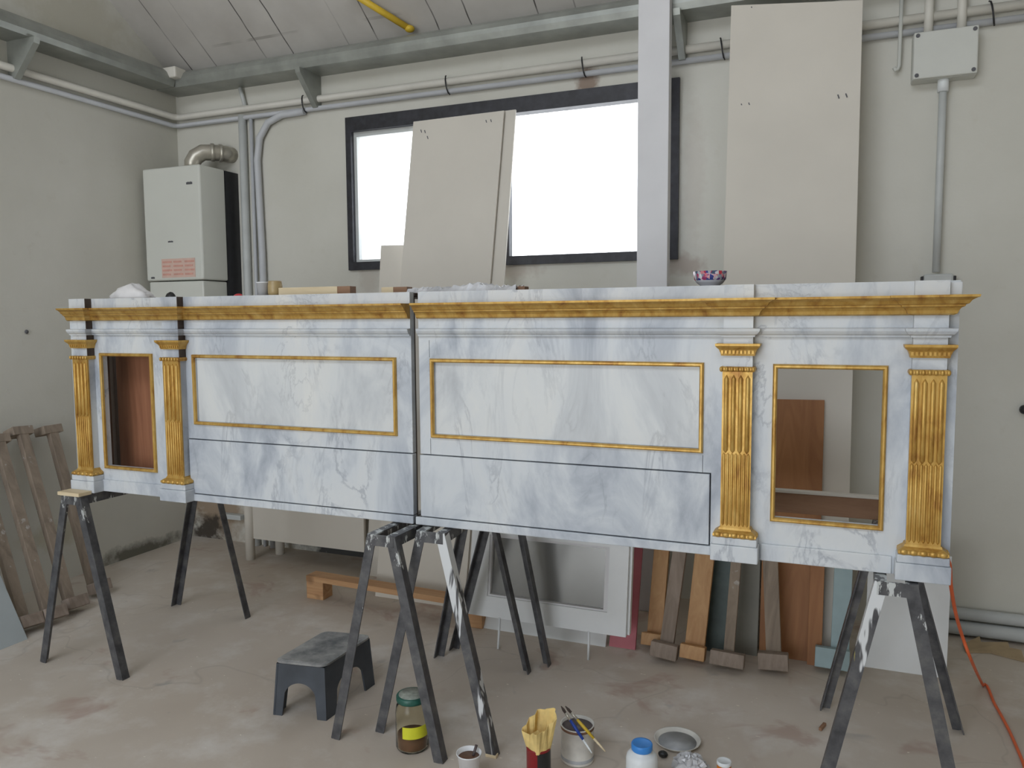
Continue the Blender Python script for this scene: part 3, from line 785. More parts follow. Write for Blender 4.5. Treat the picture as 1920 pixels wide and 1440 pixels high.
# pink board, white board and window frame
pL, pR = fl(1140, 1213), fl(1191, 1219)
tp = at(1172, 1010, 3.75)
sheet('pink_board', 'pink', [(fl(1136, 1212).x + .012, 3.80, .72), (at(1208, 1020, 3.75).x, 3.80, .72), (pR.x, pR.y, 0), (fl(1136, 1212).x + .012, pR.y, 0)], .016, 'pink painted board leaning behind the white frame', 'board')
L, R_ = at(908, 1184, 3.50), fl(1136, 1212)
sheet('white_board', 'white', [(L.x - .0, 3.63, .235), (R_.x - .01, 3.63, .235), (R_.x, 3.485, 0), (L.x, 3.485, 0)], .016, 'low white board on the floor behind the white frame', 'board')
fr = thing('window_frame', (at(1020, 1170, 3.32).x, 3.32, 0), 'white glazed window frame propped on thin pegs under the altar front', 'window frame')
yf = 3.32
def frp(px, py, dz=0): 
    p = at(px, py, yf); return p
o_bl, o_br = at(878, 1151, yf), at(1173, 1184, yf)
i_bl, i_br = at(911, 1119, yf), at(1137, 1139, yf)
i_tr = at(1128, 1031, yf)
tilt = .14
zc = o_bl.z
def tl(x, y, z): return (x, y + (z - zc) * tilt, z)
X0, X1, Z0 = o_bl.x, o_br.x, zc
Z1 = i_tr.z + .055
IX0, IX1, IZ0, IZ1 = i_bl.x, i_br.x, i_bl.z, i_tr.z
def tboard(m, x0, x1, z0, z1, y0, y1, holes=()):
    m.board(x0, x1, z0, z1, y0, y1, holes)
    for v in m.b.verts:
        v.co.y += (v.co.z - zc) * tilt
    return m
tboard(MB(), X0, X1, Z0, Z1, yf, yf + .02, [(IX0, IX1, IZ0, IZ1)]).build('frame', 'white', fr)
tboard(MB(), X0 + .008, X1 + .012, Z0 + .004, Z1, yf + .0205, yf + .05, [(IX0, IX1, IZ0, IZ1)]).build('rear_frame', 'white', fr)
tboard(MB(), IX0 + .0005, IX1 - .0005, IZ0 + .0005, IZ1 - .0005, yf + .006, yf + .03, [(IX0 + .012, IX1 - .02, IZ0 + .008, IZ1 - .012)]).build('glazing_bead', 'whitepost', fr)
tboard(MB(), IX0 + .0125, IX1 - .0205, IZ0 + .0085, IZ1 - .0125, yf + .024, yf + .028).build('pane', 'mirrorglass', fr)
for px, py, ptx, pty in ((934, 1217, 938, 1155), (1103, 1237, 1105, 1175)):
    q = fl(px, py); p = at(ptx, pty, yf + .01)
    MB().tube([(q.x, q.y, 0), (p.x, yf + .004, Z0 + .004)], .006, 8).build('peg', 'white', fr)

# ------------------------------------------------------------------ wooden bar clamps
def clamp(top, foot, w, t, mat, bw, bh, bd, label, group, wall='back', topblock=True, footmat=None, boff=0.0):
    top, foot = Vector(top), Vector(foot); d = (top - foot).normalized()
    side = Vector((1, 0, 0)) if wall == 'back' else Vector((0, 1, 0))
    side = (side - d * side.dot(d)).normalized(); out = d.cross(side)
    if (out.y > 0 if wall == 'back' else out.x < 0): out = -out
    root = thing('wooden_clamp', tuple(foot), label, 'clamp', group)
    MB().bar(foot + d * .005, top, w, t, side, .002).build('bar', mat, root)
    fb = foot + out * (t / 2 + bd / 2) + side * boff
    MB().bar(fb + d * .0, fb + d * bh, bw, bd, side, .003).build('foot_block', footmat or ('greywood' if mat == 'splat' else mat), root)
    if topblock:
        tb = top - out * (bd * .4)
        MB().bar(tb - d * .002, tb + d * bh * .75, bw, t + bd * .9, side, .003).build('end_block', footmat or mat, root)
    return root
GB = 'wooden clamps leaning on the back wall'
def lift(p, dy=.055):
    p = Vector(p); return (p.x, p.y + dy, 0.012)
def tp_(px, py, Y): return tuple(at(px, py, Y))
clamp(tp_(1243, 1010, 3.72), lift(fl(1222, 1222)), .072, .03, 'honey', .10, .055, .06, 'honey-coloured wooden clamp nearest the pink board', GB, topblock=False)
clamp(tp_(1278, 1010, 3.58), lift(fl(1243, 1243)), .062, .03, 'greywood', .12, .065, .06, 'grey weathered wooden clamp between two honey-coloured ones', GB, topblock=False)
clamp(tp_(1325, 1010, 3.64), lift(fl(1297, 1247)), .088, .03, 'honey', .11, .06, .06, 'wide honey-coloured wooden clamp beside the dark green board', GB, topblock=False)
clamp(tp_(1384, 1010, 3.62), lift(fl(1362, 1260)), .045, .03, 'splat', .145, .06, .06, 'narrow red-stained wooden clamp with a broad foot', GB, topblock=False)
clamp(tp_(1443, 1010, 3.62), lift(fl(1450, 1264)), .064, .03, 'splat', .125, .07, .06, 'paint-splashed upright wooden clamp in front of the wide brown board', GB, topblock=False)
a, b = fl(1535, 1255), fl(1590, 1262)
clamp((fl(1576, 1258).x + .005, 3.76, .62), lift((fl(1573, 1258).x, 3.57, 0)), .075, .03, 'bluewood', .14, .085, .055, 'pale blue painted wooden clamp beside the trestle leg', GB, topblock=False, boff=-.03)
sheet('green_board', 'greenwood', [(at(1330, 1020, 3.74).x, 3.78, .70), (at(1374, 1020, 3.74).x, 3.78, .70), (at(1364, 1228, 3.62).x, 3.62, 0), (at(1318, 1225, 3.62).x, 3.62, 0)], .014, 'dark green board standing behind the wooden clamps', 'board')
sheet('grey_board', 'greyboard', [(at(1378, 1020, 3.76).x, 3.77, .62), (at(1438, 748, 3.84).x - .006, 3.77, .62), (at(1438, 748, 3.84).x - .006, 3.64, 0), (at(1376, 1238, 3.64).x, 3.64, 0)], .014, 'grey-green board standing between the narrow and the paint-splashed clamps', 'board')
c_tl, c_tr = at(1438, 748, 3.84), at(1546, 750, 3.84)
sheet('wood_board', 'brownboard', [c_tl, c_tr, (c_tr.x, 3.665, 0), (c_tl.x, 3.665, 0)], .02, 'orange-brown wide board leaning against the tallest plasterboard', 'board')
xx0, xx1 = at(1513, 1230, 3.62).x, at(1540, 1230, 3.62).x
sheet('wood_batten', 'brownboard', [(xx0 + .005, 3.71, .62), (xx1 + .005, 3.71, .62), (xx1, 3.632, 0), (xx0, 3.632, 0)], .02, 'narrow orange-brown batten between the brown board and the blue clamp', 'batten')

# clamps along the left wall
GL = 'paint-splashed clamps leaning on the side wall'
def lclamp(ptop, pfoot, label, w=.053):
    tpv = atx(*ptop, XL + .13); ft = fl(*pfoot)
    clamp(tuple(tpv), (ft.x - .055, ft.y, .012), w, .035, 'splat', .115, .06, .06, label, GL, 'left', True)
lclamp((98, 812), (192, 1118), 'wooden clamp leaning on the side wall nearest the corner')
lclamp((42, 815), (148, 1150), 'middle wooden clamp of those leaning on the side wall')
lclamp((-2, 830), (108, 1172), 'wooden clamp leaning on the side wall, third from the corner')
lclamp((-45, 850), (62, 1187), 'wooden clamp with pale smears next to the grey board')
f1, f2 = fl(47, 1197), fl(47, 1197)
sheet('pale_board', plain('pale blue grey paint', (.40, .44, .45), .45, .06, 5), [(XL + .19, 1.75, .86), (XL + .19, f1.y - .03, .86), (f1.x + .02, f1.y, 0), (f1.x + .02, 1.75, 0)], .016, 'pale grey-blue board leaning in front of the clamps', 'board')

# timber bar lying on the floor
a, b = fl(588, 1124), fl(893, 1179)
tb = thing('timber_bar', ((a.x + b.x) / 2, a.y, 0), 'honey pine timber bar lying on end blocks behind the step stool', 'timber')
yA, yB_ = a.y + .05, b.y + .05
MB().bar((a.x - .05, yA, .115), (b.x + .02, yB_, .115), .09, .03, (0, 1, 0), .002).build('bar', 'pinex', tb)
MB().box(a.x - .05, a.x + .06, yA - .045, yA + .045, 0, .0995, .003).build('end_block', 'pinex', tb)
MB().box(b.x - .06, b.x + .03, yB_ - .045, yB_ + .045, 0, .0995, .003).build('end_block', 'pinex', tb)

# ------------------------------------------------------------------ step stool
def stool():
    c = [fl(512, 1340), fl(612, 1352), fl(703, 1283)]
    d = c[0] + (c[2] - c[1])
    cen = (c[0] + c[2]) / 2
    ux = (c[1] - c[0]); wX = ux.length; ux.normalize(); uy = (c[2] - c[1]); wY = uy.length; uy.normalize()
    root = thing('step_stool', (cen.x, cen.y, 0), 'dusty black plastic step stool on the floor beside the trestle', 'stool')
    H = .222
    def P(a, b, z): return cen + ux * a + uy * b + Vector((0, 0, z))
    hx, hy = wX / 2, wY / 2
    tx, ty = hx * .90, hy * .92
    m = MB()
    # top slab with rounded edge
    def rr(hx_, hy_, z, r=.03):
        pts = []
        for sx, sy, a0 in ((1, 1, 0), (-1, 1, PI / 2), (-1, -1, PI), (1, -1, 1.5 * PI)):
            for k in range(5):
                a = a0 + k * PI / 8; pts.append(P(sx * (hx_ - r) + r * math.cos(a), sy * (hy_ - r) + r * math.sin(a), z))
        return pts
    prev = None; rings = []
    for hx_, hy_, z in ((tx * .97, ty * .97, H - .018), (tx + .006, ty + .006, H - .012), (tx + .006, ty + .006, H - .004), (tx - .004, ty - .004, H), (tx - .02, ty - .02, H - .001)):
        rings.append([m.b.verts.new(p) for p in rr(hx_, hy_, z)])
    for A, B in zip(rings, rings[1:]):
        for k in range(20): m.b.faces.new((A[k], A[(k + 1) % 20], B[(k + 1) % 20], B[k]))
    m.b.faces.new(rings[0][::-1]); m.b.faces.new(rings[-1])
    tread = NT('stool tread with dust')
    n = tread.noise(7, 5, .65)
    tread.color(tread.ramp(n, [(.33, (.09, .098, .105)), (.60, (.34, .335, .32))])); tread.rough(.6)
    m.build('tread', tread.m, root)['label'] = 'dusty grey tread'
    # skirt with an arch cut between the legs on each side
    def side(p0, p1, q0, q1, nm):
        """p: top corners, q: foot corners; apron with arch"""
        m = MB(); N = 20; lw = .17 if (p1 - p0).length < .24 else .20
        outer = []
        def at_(u, z):
            k = z / (H - .016)
            return (q0.lerp(q1, u)) * (1 - k) + (p0.lerp(p1, u)) * k
        zz = lambda u: 0.0 if (u < lw or u > 1 - lw) else (.135 * max(0.0, math.sin(PI * (u - lw) / (1 - 2 * lw))) ** .2)
        us = [0, lw * .5, lw - .001] + [lw + (1 - 2 * lw) * k / N for k in range(N + 1)] + [1 - lw + .001, 1 - lw * .5, 1]
        nrm_ = (p1 - p0).cross(Vector((0, 0, 1))).normalized()
        rows = []
        for u in us:
            z0 = zz(u)
            a, b = at_(u, z0), at_(u, H - .016)
            rows.append([m.b.verts.new(v) for v in (a, b, b - nrm_ * .008, a - nrm_ * .008)])
        for A, B in zip(rows, rows[1:]):
            for k in range(4): m.b.faces.new((A[k], B[k], B[(k + 1) % 4], A[(k + 1) % 4]))
        m.b.faces.new(rows[0]); m.b.faces.new(rows[-1][::-1])
        return m.build(nm, 'stool', root)
    T = [P(-tx, -ty, H - .016), P(tx, -ty, H - .016), P(tx, ty, H - .016), P(-tx, ty, H - .016)]
    Q = [P(-hx, -hy, 0), P(hx, -hy, 0), P(hx, hy, 0), P(-hx, hy, 0)]
    for v in T + Q: pass
    for i in range(4):
        j = (i + 1) % 4; side(T[i], T[j], Q[i], Q[j], 'leg_frame')
stool()

# ------------------------------------------------------------------ jars, tins and brushes on the floor
def lid_prof(r, h): return [(0, 0), (r, 0), (r * 1.02, h * .2), (r * 1.02, h * .8), (r * .95, h), (r * .85, h * .88), (0, h * .88)]
# glass jar with green lid
p = fl(762, 1412); p = Vector((p.x, p.y + .045, 0)); R = .060; H = .198
jar = thing('glass_jar', tuple(p), 'large glass jar with dark green lid and yellow label between the trestles', 'jar')
MB().lathe(p, [(0, .001), (R * .9, .001), (R, .012), (R, H * .70), (R * .93, H * .82), (R * .84, H * .86), (R * .84, H * .93), (R * .81, H * .93), (R * .80, H * .86), (R * .89, H * .80), (R * .955, H * .69), (R * .955, .014), (R * .86, .006), (0, .006)], 32).build('glass_body', 'glass', jar)
MB().lathe(p, [(0, .0065), (R * .85, .0065), (R * .945, .016), (R * .945, H * .27), (0, H * .28)], 32).build('residue', 'sludge', jar)
MB().lathe(p + Vector((0, 0, H * .9)), [(0, H * .03), (R * .87, H * .03), (R * .87, 0), (R * .91, 0), (R * .93, .004), (R * .93, .018), (R * .88, .022), (0, .021)], 32).build('lid', 'jarlid', jar)
MB().lathe(p + Vector((0, 0, H * .9 + .0215)), [(0, 0), (R * .78, 0), (R * .78, .0012), (0, .0014)], 28).build('lid_top', plain('dusty lid', (.27, .29, .25), .6, .35, 40), jar)
m = MB(); a0 = math.radians(-95); Rl = R * 1.004; rows = []
for k in range(15):
    a = a0 + math.radians(95) * k / 14
    rows.append([m.b.verts.new(p + Vector((r_ * math.cos(a), r_ * math.sin(a), z))) for r_, z in ((Rl, H * .30), (Rl, H * .52), (Rl + .001, H * .52), (Rl + .001, H * .30))])
for A, B in zip(rows, rows[1:]):
    for k in range(4): m.b.faces.new((A[k], B[k], B[(k + 1) % 4], A[(k + 1) % 4]))
m.b.faces.new(rows[0]); m.b.faces.new(rows[-1])
m.build('label', 'label', jar)

# paper cup with a brush
p = fl(880, 1405 + 62); p = Vector((p.x, p.y, 0))
cup = thing('paper_cup', tuple(p), 'white paper cup of brown paint with a stirring stick', 'cup')
hc = .105; 
MB().lathe(p, [(0, .001), (.026, .001), (.040, hc), (.0425, hc + .001), (.0425, hc - .003), (.0385, hc - .005), (.0255, .006), (0, .006)], 28).build('cup_wall', 'paper', cup)
MB().lathe(p, [(0, .0065), (.025, .0065), (.0362, hc * .86), (0, hc * .87)], 24).build('paint', 'sludge', cup)
tag(MB().tube([p + Vector((.012, .008, hc * .87)), p + Vector((.016, .026, hc * 1.16))], .005, 8).build('stirring_stick', 'darkpaint', None, tuple(p + Vector((0, 0, hc * .87)))), 'dark stirring stick standing in the white paper cup', 'stick')
p2 = fl(922, 1418)
tag(MB().box(p2.x - .02, p2.x + .022, p2.y - .012, p2.y + .01, 0, .012, .002).build('wood_chip', 'cream', None, tuple(p2)), 'small pale wood chip on the floor behind the paper cup', 'wood')

# red tin with a yellow paper bag in it
def top_at(px, py, Y): return at(px, py, Y)
p = Vector((fl(1010, 1475).x, fl(1010, 1475).y, 0)); R = .040
q = at(1010, 1398, p.y); hr = max(.06, q.z)
tin = thing('paint_tin', tuple(p), 'dark red and black tin holding a crumpled yellow bag', 'tin')
MB().lathe(p, [(0, .001), (R, .001), (R * 1.03, .004), (R, .008), (R, hr - .006), (R * 1.03, hr - .003), (R, hr), (R * .93, hr), (R * .93, .006), (0, .006)], 32).build('tin_body', 'redtin', tin)
m = MB(); rows = []
for k in range(12):
    a = math.radians(-75 + 110 * k / 11)
    rows.append([m.b.verts.new(p + Vector((r_ * math.cos(a), r_ * math.sin(a), z))) for r_, z in ((R * 1.004, .010), (R * 1.004, hr - .008), (R * 1.016, hr - .008), (R * 1.016, .010))])
for A, B in zip(rows, rows[1:]):
    for k in range(4): m.b.faces.new((A[k], B[k], B[(k + 1) % 4], A[(k + 1) % 4]))
m.b.faces.new(rows[0]); m.b.faces.new(rows[-1]); m.build('wrapper', 'dark', tin)
# the bag: a flared, creased sleeve with an uneven rim
m = MB(); rows = []; NS = 36; rnd = random.Random(3)
folds = [rnd.uniform(-1, 1) for _ in range(NS)]
for i in range(9):
    t_ = i / 8; ring = []
    for k in range(NS):
        a = 2 * PI * k / NS
        f = .006 * t_ * (1.6 * math.sin(a * 4 + .8) + math.sin(a * 9 + 2 * t_)) + .002 * folds[k] * t_
        r_ = R * .88 + .012 * t_ + f
        rim = .115 + .032 * math.cos(a - .9) + .008 * math.sin(a * 3)
        ring.append(m.b.verts.new(p + Vector((r_ * math.cos(a) + .006 * t_, r_ * math.sin(a), hr - .03 + t_ * rim))))
    rows.append(ring)
for A, B in zip(rows, rows[1:]):
    for k in range(NS): m.b.faces.new((A[k], A[(k + 1) % NS], B[(k + 1) % NS], B[k]))
cb = m.b.verts.new(p + Vector((0, 0, hr - .028)))
for k in range(NS): m.b.faces.new((rows[0][(k + 1) % NS], rows[0][k], cb))
bag = m.build('yellow_bag', 'yellowrag', None, tuple(p + Vector((0, 0, hr - .03))))
tag(bag, 'crumpled yellow paper bag stuffed upright in the red tin', 'bag')
sm = bag.modifiers.new('thickness', 'SOLIDIFY'); sm.thickness = .0012
# a folded inner flap of the bag
m = MB(); rows = []
for i in range(6):
    t_ = i / 5
    rows.append([m.b.verts.new(p + Vector((-.026 + .052 * s_ + .006 * math.sin(5 * s_ + t_), -.022 + .010 * math.sin(3.2 * s_) + .008 * t_, hr - .01 + (.066 - .02 * abs(s_ - .55)) * t_))) for s_ in (k / 8 for k in range(9))])
for A, B in zip(rows, rows[1:]):
    for k in range(8): m.b.faces.new((A[k], A[k + 1], B[k + 1], B[k]))
fp = m.build('flap', 'yellowrag', bag); fp.modifiers.new('thickness', 'SOLIDIFY').thickness = .0012

# white paint can, seen into from above
p = Vector((fl(1077, 1432).x, fl(1077, 1432).y + .035, 0)); q = at(1085, 1338, p.y); hcn = .130; R = .058
can = thing('paint_can', tuple(p), 'smeared white paint can full of dark paint, behind the red tin', 'can')
MB().lathe(p, [(0, .001), (R, .001), (R * 1.02, .004), (R, .008), (R, hcn - .005), (R * 1.035, hcn - .002), (R * 1.02, hcn + .001), (R * .95, hcn - .001), (R * .95, .006), (0, .006)], 36).build('can_body', 'canwhite', can)
MB().lathe(p, [(0, .0065), (R * .94, .0065), (R * .94, hcn * .92), (0, hcn * .92)], 32).build('paint', 'darkpaint', can)
MB().lathe(p, [(R * 1.012, hcn * .90), (R * 1.012, hcn * .985), (R * 1.001, hcn * .985), (R * 1.001, hcn * .90), (R * 1.012, hcn * .90)], 32).build('drip_band', 'sludge', can)
MB().lathe(p, [(R * 1.006, .010), (R * 1.006, .022), (R * 1.001, .022), (R * 1.001, .010), (R * 1.006, .010)], 32).build('stain_band', 'greypaint', can)
def brush(name, tip, end, mat, label, ferr):
    tip, end = Vector(tip), Vector(end); d = (end - tip)
    root = thing(name, tuple(tip), label, 'paintbrush', 'brushes laid across the paint can')
    MB().tube([tip, tip + d * .08, tip + d * .16], [.0015, .005, .0045], 8).build('bristles', 'bristle', root)
    MB().tube([tip + d * .15, tip + d * .30], .005, 8).build('ferrule', 'tin', root)
    MB().tube([tip + d * .29, tip + d * .45, tip + d * .72], [.0045, .006, .0045], 8).build('handle', mat, root)
    MB().tube([tip + d * .715, tip + d * .9, end], [.0045, .0035, .0022], 8).build('handle_end', ferr, root)
yb2 = p.y
e1, t1 = at(1110, 1412, yb2 - .075), at(1052, 1324, yb2 - .03)
brush('paintbrush', t1, e1, 'bluebrush', 'blue-handled paintbrush laid across the paint can', 'plastic')
e2, t2 = at(1135, 1409, yb2 - .055), at(1060, 1324, yb2 - .02)
brush('paintbrush', t2, e2, 'yellow', 'yellow-handled paintbrush laid across the paint can', 'cream')

# white jar with blue cap
p = Vector((fl(1203, 1475).x, fl(1203, 1475).y, 0)); R = .052; hb = .150
wj = thing('plastic_jar', tuple(p), 'milky white plastic jar with a blue cap', 'jar')
MB().lathe(p, [(0, .001), (R * .9, .001), (R, .01), (R, hb * .66), (R * .95, hb * .74), (R * .80, hb * .80), (R * .62, hb * .83), (R * .62, hb * .89), (0, hb * .89)], 32).build('jar_body', 'plastic', wj)
MB().lathe(p + Vector((0, 0, hb * .86)), [(0, .0), (R * .64, .0), (R * .67, .003), (R * .67, .020), (R * .63, .0235), (R * .54, .021), (0, .021)], 36).build('cap', 'bluecap', wj)
m = MB(); rows = []
for k in range(10):
    a = math.radians(-150 + 70 * k / 9)
    rows.append([m.b.verts.new(p + Vector((r_ * math.cos(a), r_ * math.sin(a), z))) for r_, z in ((R * 1.004, .02), (R * 1.004, hb * .5), (R * 1.012, hb * .5), (R * 1.012, .02))])
for A, B in zip(rows, rows[1:]):
    for k in range(4): m.b.faces.new((A[k], B[k], B[(k + 1) % 4], A[(k + 1) % 4]))
m.b.faces.new(rows[0]); m.b.faces.new(rows[-1]); m.build('label', plain('faded blue label', (.62, .69, .78), .5, .08, 20), wj)

# dish with grey paint
c = fl(1270, 1393)
dish = thing('paint_dish', (c.x, c.y, 0), 'shallow round dish smeared with grey paint', 'dish')
MB().lathe(c, [(0, .001), (.068, .001), (.080, .016), (.084, .018), (.083, .014), (.070, .005), (0, .0045)], 36).build('dish_body', 'canwhite', dish)
MB().lathe(c, [(0, .0046), (.068, .0052), (.0685, .0062), (0, .0065)], 32).build('paint', 'greypaint', dish)
# crumpled plastic film
c = fl(1294, 1442); m = MB(); rnd = random.Random(11)
N1, N2 = 22, 10; rows = []
for i in range(N2 + 1):
    th = PI / 2 * i / N2; ring = []
    for k in range(N1):
        a = 2 * PI * k / N1
        r_ = (.058 + rnd.uniform(-.014, .014)) 
        ring.append(m.b.verts.new(c + Vector((r_ * math.cos(th) * math.cos(a), r_ * .8 * math.cos(th) * math.sin(a), max(0.001, .052 * math.sin(th) + rnd.uniform(-.008, .008) * (i > 0))))))
    rows.append(ring)
for A, B in zip(rows, rows[1:]):
    for k in range(N1): m.b.faces.new((A[k], A[(k + 1) % N1], B[(k + 1) % N1], B[k]))
m.b.faces.new(rows[0][::-1]); m.b.faces.new(rows[-1])
tag(m.build('crumpled_film', 'foil', None, (c.x, c.y, 0)), 'crumpled clear plastic film beside the paint dish', 'plastic film')
# small jar with a pale lid
p = Vector((fl(1357, 1468).x, fl(1357, 1468).y, 0)); R = .0235; hs = .078
sj = thing('small_jar', tuple(p), 'small amber jar with a pale metal lid', 'jar')
MB().lathe(p, [(0, .001), (R, .001), (R, hs * .78), (R * .85, hs * .86), (0, hs * .86)], 24).build('jar_body', 'orange', sj)
MB().lathe(p + Vector((0, 0, hs * .84)), lid_prof(R, .013), 24).build('lid', 'plastic', sj)
# little chips on the floor
c = fl(1243, 1420)
tag(MB().ball((c.x, c.y, .012), .018, .014, .012, 10, 6).build('dark_lump', 'dark', None, (c.x, c.y, 0)), 'small dark lump on the floor beside the blue-capped jar', 'lump')
c = fl(1540, 1366)
tag(MB().bar((c.x - .004, c.y - .02, .006), (c.x + .012, c.y + .03, .006), .012, .012, (1, 0, 0), .002).build('wood_chip', 'brown2', None, (c.x, c.y, 0)), 'small brown wood chip on the bare floor near the trestle leg', 'wood')

# orange cable
pts = [Vector((.315, 2.60, .86)), at(1780, 1056, 2.62), at(1783, 1098, 2.66), at(1792, 1150, 2.80), at(1805, 1195, 2.96), at(1822, 1240, 3.02)]
pts += [fl(1843, 1288), fl(1866, 1325), fl(1888, 1365), fl(1905, 1402), fl(1922, 1445), fl(1935, 1500)]
pts = [Vector((q.x, q.y, max(q.z, .007))) for q in pts]
def spline(P_, n=6):
    out = []
    for i in range(len(P_) - 1):
        a, b, c, d = P_[max(i - 1, 0)], P_[i], P_[i + 1], P_[min(i + 2, len(P_) - 1)]
        for k in range(n):
            t_ = k / n
            v = .5 * ((2 * b) + (c - a) * t_ + (2 * a - 5 * b + 4 * c - d) * t_ ** 2 + (3 * b - a - 3 * c + d) * t_ ** 3)
            v.z = max(v.z, .006); out.append(v)
    return out + [P_[-1]]
tag(MB().tube(spline(pts), .0055, 8).build('power_cable', 'cable', None, tuple(pts[6])), 'orange power cable hanging from the altar front down onto the floor', 'cable')

# ------------------------------------------------------------------ things lying on top of the altar front
ZS = ZT - .002
def lump(name, c, rx, ry, rz, seed, mat, label, cat, rough=.35):
    rnd = random.Random(seed); m = MB(); rows = []; N1, N2 = 24, 9
    ph = [rnd.uniform(0, 6.28) for _ in range(4)]
    for i in range(N2 + 1):
        th = PI / 2 * i / N2; ring = []
        for k in range(N1):
            a = 2 * PI * k / N1
            w_ = 1 + rough * (.5 * math.sin(3 * a + ph[0]) + .35 * math.sin(5 * a + ph[1] + 2 * th) + rnd.uniform(-.25, .25))
            ring.append(m.b.verts.new((c[0] + rx * w_ * math.cos(th) * math.cos(a), c[1] + ry * w_ * math.cos(th) * math.sin(a), max(ZS, ZS + rz * math.sin(th) * (1 + rough * .7 * math.sin(a * 2 + ph[2]) + rough * rnd.uniform(-.2, .2))))))
        rows.append(ring)
    for A, B in zip(rows, rows[1:]):
        for k in range(N1): m.b.faces.new((A[k], A[(k + 1) % N1], B[(k + 1) % N1], B[k]))
    for k in range(N1): rows[0][k].co.z = ZS
    m.b.faces.new(rows[0][::-1]); m.b.faces.new(rows[-1])
    return tag(m.build(name, mat, None, (c[0], c[1], ZS), True), label, cat)
def topx(px, Y, py=545): return at(px, py, Y).x
yT = 2.60
x_ = topx(249, yT)
lump('cotton_rag', (x_, yT), .115, .05, .058, 5, 'rag', 'crumpled white cotton rag on top of the altar front', 'rag')
lump('dark_lump', (topx(320, yT), yT), .022, .02, .026, 8, 'dark', 'small dark object on top of the altar front beside the rag', 'lump', .15)
x_ = topx(447, yT)
lump('red_cap', (x_, yT), .024, .015, .014, 9, 'redcap', 'small red cap lying on top of the altar front', 'cap', .1)
x_ = topx(494, yT); zc_ = at(494, 529, yT).z - ZS
MB_ = MB().lathe((x_, yT, ZS), [(0, 0), (.021, 0), (.0265, zc_), (.0275, zc_), (.0275, zc_ - .003), (.0245, zc_ - .005), (.020, .004), (0, .004)], 24)
tag(MB_.build('white_cup', 'paper', None, (x_, yT, ZS)), 'small white cup standing on top of the altar front', 'cup')
x_ = topx(516, yT)
tag(MB().lathe((x_, yT, ZS), [(0, 0), (.024, 0), (.029, .012), (.029, .045), (.026, zc_), (.027, zc_ + .003), (.023, zc_), (.024, .01), (0, .006)], 24).build('tan_jar', 'tan', None, (x_, yT, ZS)), 'small tan jar beside the white cup on the altar front', 'jar')
for (xa, xb2, py, mat, lb, yy) in ((528, 662, 540, 'cream', 'cream-coloured wooden strip lying on the altar front beside the tan jar', 2.60), (720, 768, 539, 'cream', 'pale wooden strip end by the joint of the two altar sections', 2.62)):
    a, b = at(xa, py, yy), at(xb2, py, yy)
    root = thing('wood_strip', ((a.x + b.x) / 2, yy, ZS), lb, 'wood', 'wood strips on the altar front')
    MB().box(a.x, b.x - .06, yy - .02, yy + .02, ZS, max(a.z, ZS + .012), .001).build('strip', mat, root)
    o = MB().box(b.x - .0595, b.x, yy - .021, yy + .021, ZS, max(a.z, ZS + .012), .001).build('dark_end', 'brown2', root)
# crumpled newspaper / film
a, b = topx(775, yT), topx(975, yT)
m = MB(); rnd = random.Random(4); NX, NY = 34, 8; rows = []
for i in range(NX + 1):
    u = i / NX; r_ = []
    for j in range(NY + 1):
        v = j / NY
        h = .010 + .009 * abs(math.sin(u * 23 + j)) + .011 * math.exp(-((u - .62) / .13) ** 2) + rnd.uniform(-.006, .007)
        if j in (0, NY): h = .0015
        r_.append(m.b.verts.new((a + (b - a) * u + rnd.uniform(-.003, .003), 2.55 + .10 * v + .008 * math.sin(u * 9), ZS + max(.001, h))))
    rows.append(r_)
for A, B in zip(rows, rows[1:]):
    for k in range(NY): m.b.faces.new((A[k], B[k], B[k + 1], A[k + 1]))
tag(m.build('crumpled_film', 'foil', None, ((a + b) / 2, 2.6, ZS)), 'long crumpled sheet of pale film on top of the altar front', 'plastic film').modifiers.new('thickness', 'SOLIDIFY').thickness = .001
x_ = topx(977, yT)
tag(MB().box(x_ - .022, x_ + .022, yT - .02, yT + .02, ZS, ZS + .017, .002).build('wood_block', 'brown2', None, (x_, yT, ZS)), 'small brown wooden block at the end of the crumpled film', 'wood')
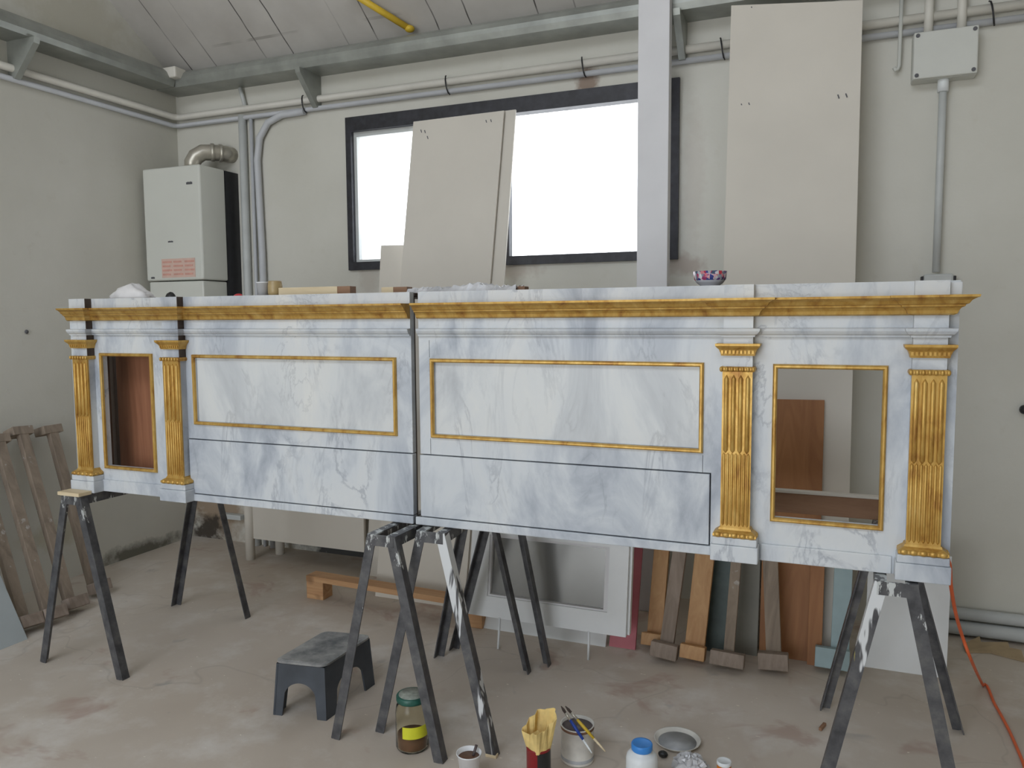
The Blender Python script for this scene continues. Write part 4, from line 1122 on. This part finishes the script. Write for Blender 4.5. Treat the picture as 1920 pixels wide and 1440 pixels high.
# patterned bowl
x_ = topx(1331, yT); rb = .5 * (topx(1363, yT) - topx(1300, yT)); hb_ = at(1331, 509, yT).z - ZS
tag(MB().lathe((x_, yT, ZS), [(0, 0), (rb * .55, 0), (rb * .58, .006), (rb * .78, .014), (rb * .95, .026), (rb, hb_), (rb * .96, hb_), (rb * .9, .028), (rb * .7, .016), (0, .012)], 36).build('patterned_bowl', 'bowl', None, (x_, yT, ZS)), 'red and blue patterned bowl on top of the altar front', 'bowl')

# ------------------------------------------------------------------ daylight
w = bpy.data.worlds.new('overcast sky'); SC.world = w; w.use_nodes = True
wn = w.node_tree.nodes; wl = w.node_tree.links
bg = wn['Background']
tc = wn.new('ShaderNodeTexCoord'); sp = wn.new('ShaderNodeSeparateXYZ'); rp = wn.new('ShaderNodeValToRGB')
wl.new(tc.outputs['Generated'], sp.inputs[0]); wl.new(sp.outputs['Z'], rp.inputs[0])
e = rp.color_ramp.elements
e[0].position = 0.0; e[0].color = (.94, .97, 1.0, 1)
e[1].position = .6; e[1].color = (.80, .88, 1.0, 1)
wl.new(rp.outputs[0], bg.inputs[0]); bg.inputs[1].default_value = 1.0
def portal(name, loc, rot, sx, sy):
    l = bpy.data.lights.new(name, 'AREA'); l.shape = 'RECTANGLE'; l.size = sx; l.size_y = sy
    l.cycles.is_portal = True
    o = bpy.data.objects.new(name, l); COL.objects.link(o); o.location = loc; o.rotation_euler = rot
portal('door_portal', ((DX0 + DX1) / 2, YR - .02, DZ1 / 2), (PI / 2, 0, 0), DX1 - DX0, DZ1)
portal('roof_fill_portal', ((ROOF_FILL[0] + ROOF_FILL[1]) / 2, (ROOF_FILL[2] + ROOF_FILL[3]) / 2, roofz((ROOF_FILL[2] + ROOF_FILL[3]) / 2) + .1), (math.atan(SL), 0, 0), ROOF_FILL[1] - ROOF_FILL[0], (ROOF_FILL[3] - ROOF_FILL[2]) * math.sqrt(1 + SL * SL))  # serves the roof opening added for more light from above
portal('window_portal', ((WX0 + WX1) / 2, YB + .25, (WZ0 + WZ1) / 2), (-PI / 2, 0, 0), WX1 - WX0, WZ1 - WZ0)
SC.view_settings.view_transform = 'Standard'
SC.view_settings.look = 'None'
SC.view_settings.gamma = 1
SC.view_settings.exposure = 2.36
SC.cycles.max_bounces = 12
SC.cycles.diffuse_bounces = 8
SC.cycles.use_denoising = True
SC.cycles.sample_clamp_indirect = 6
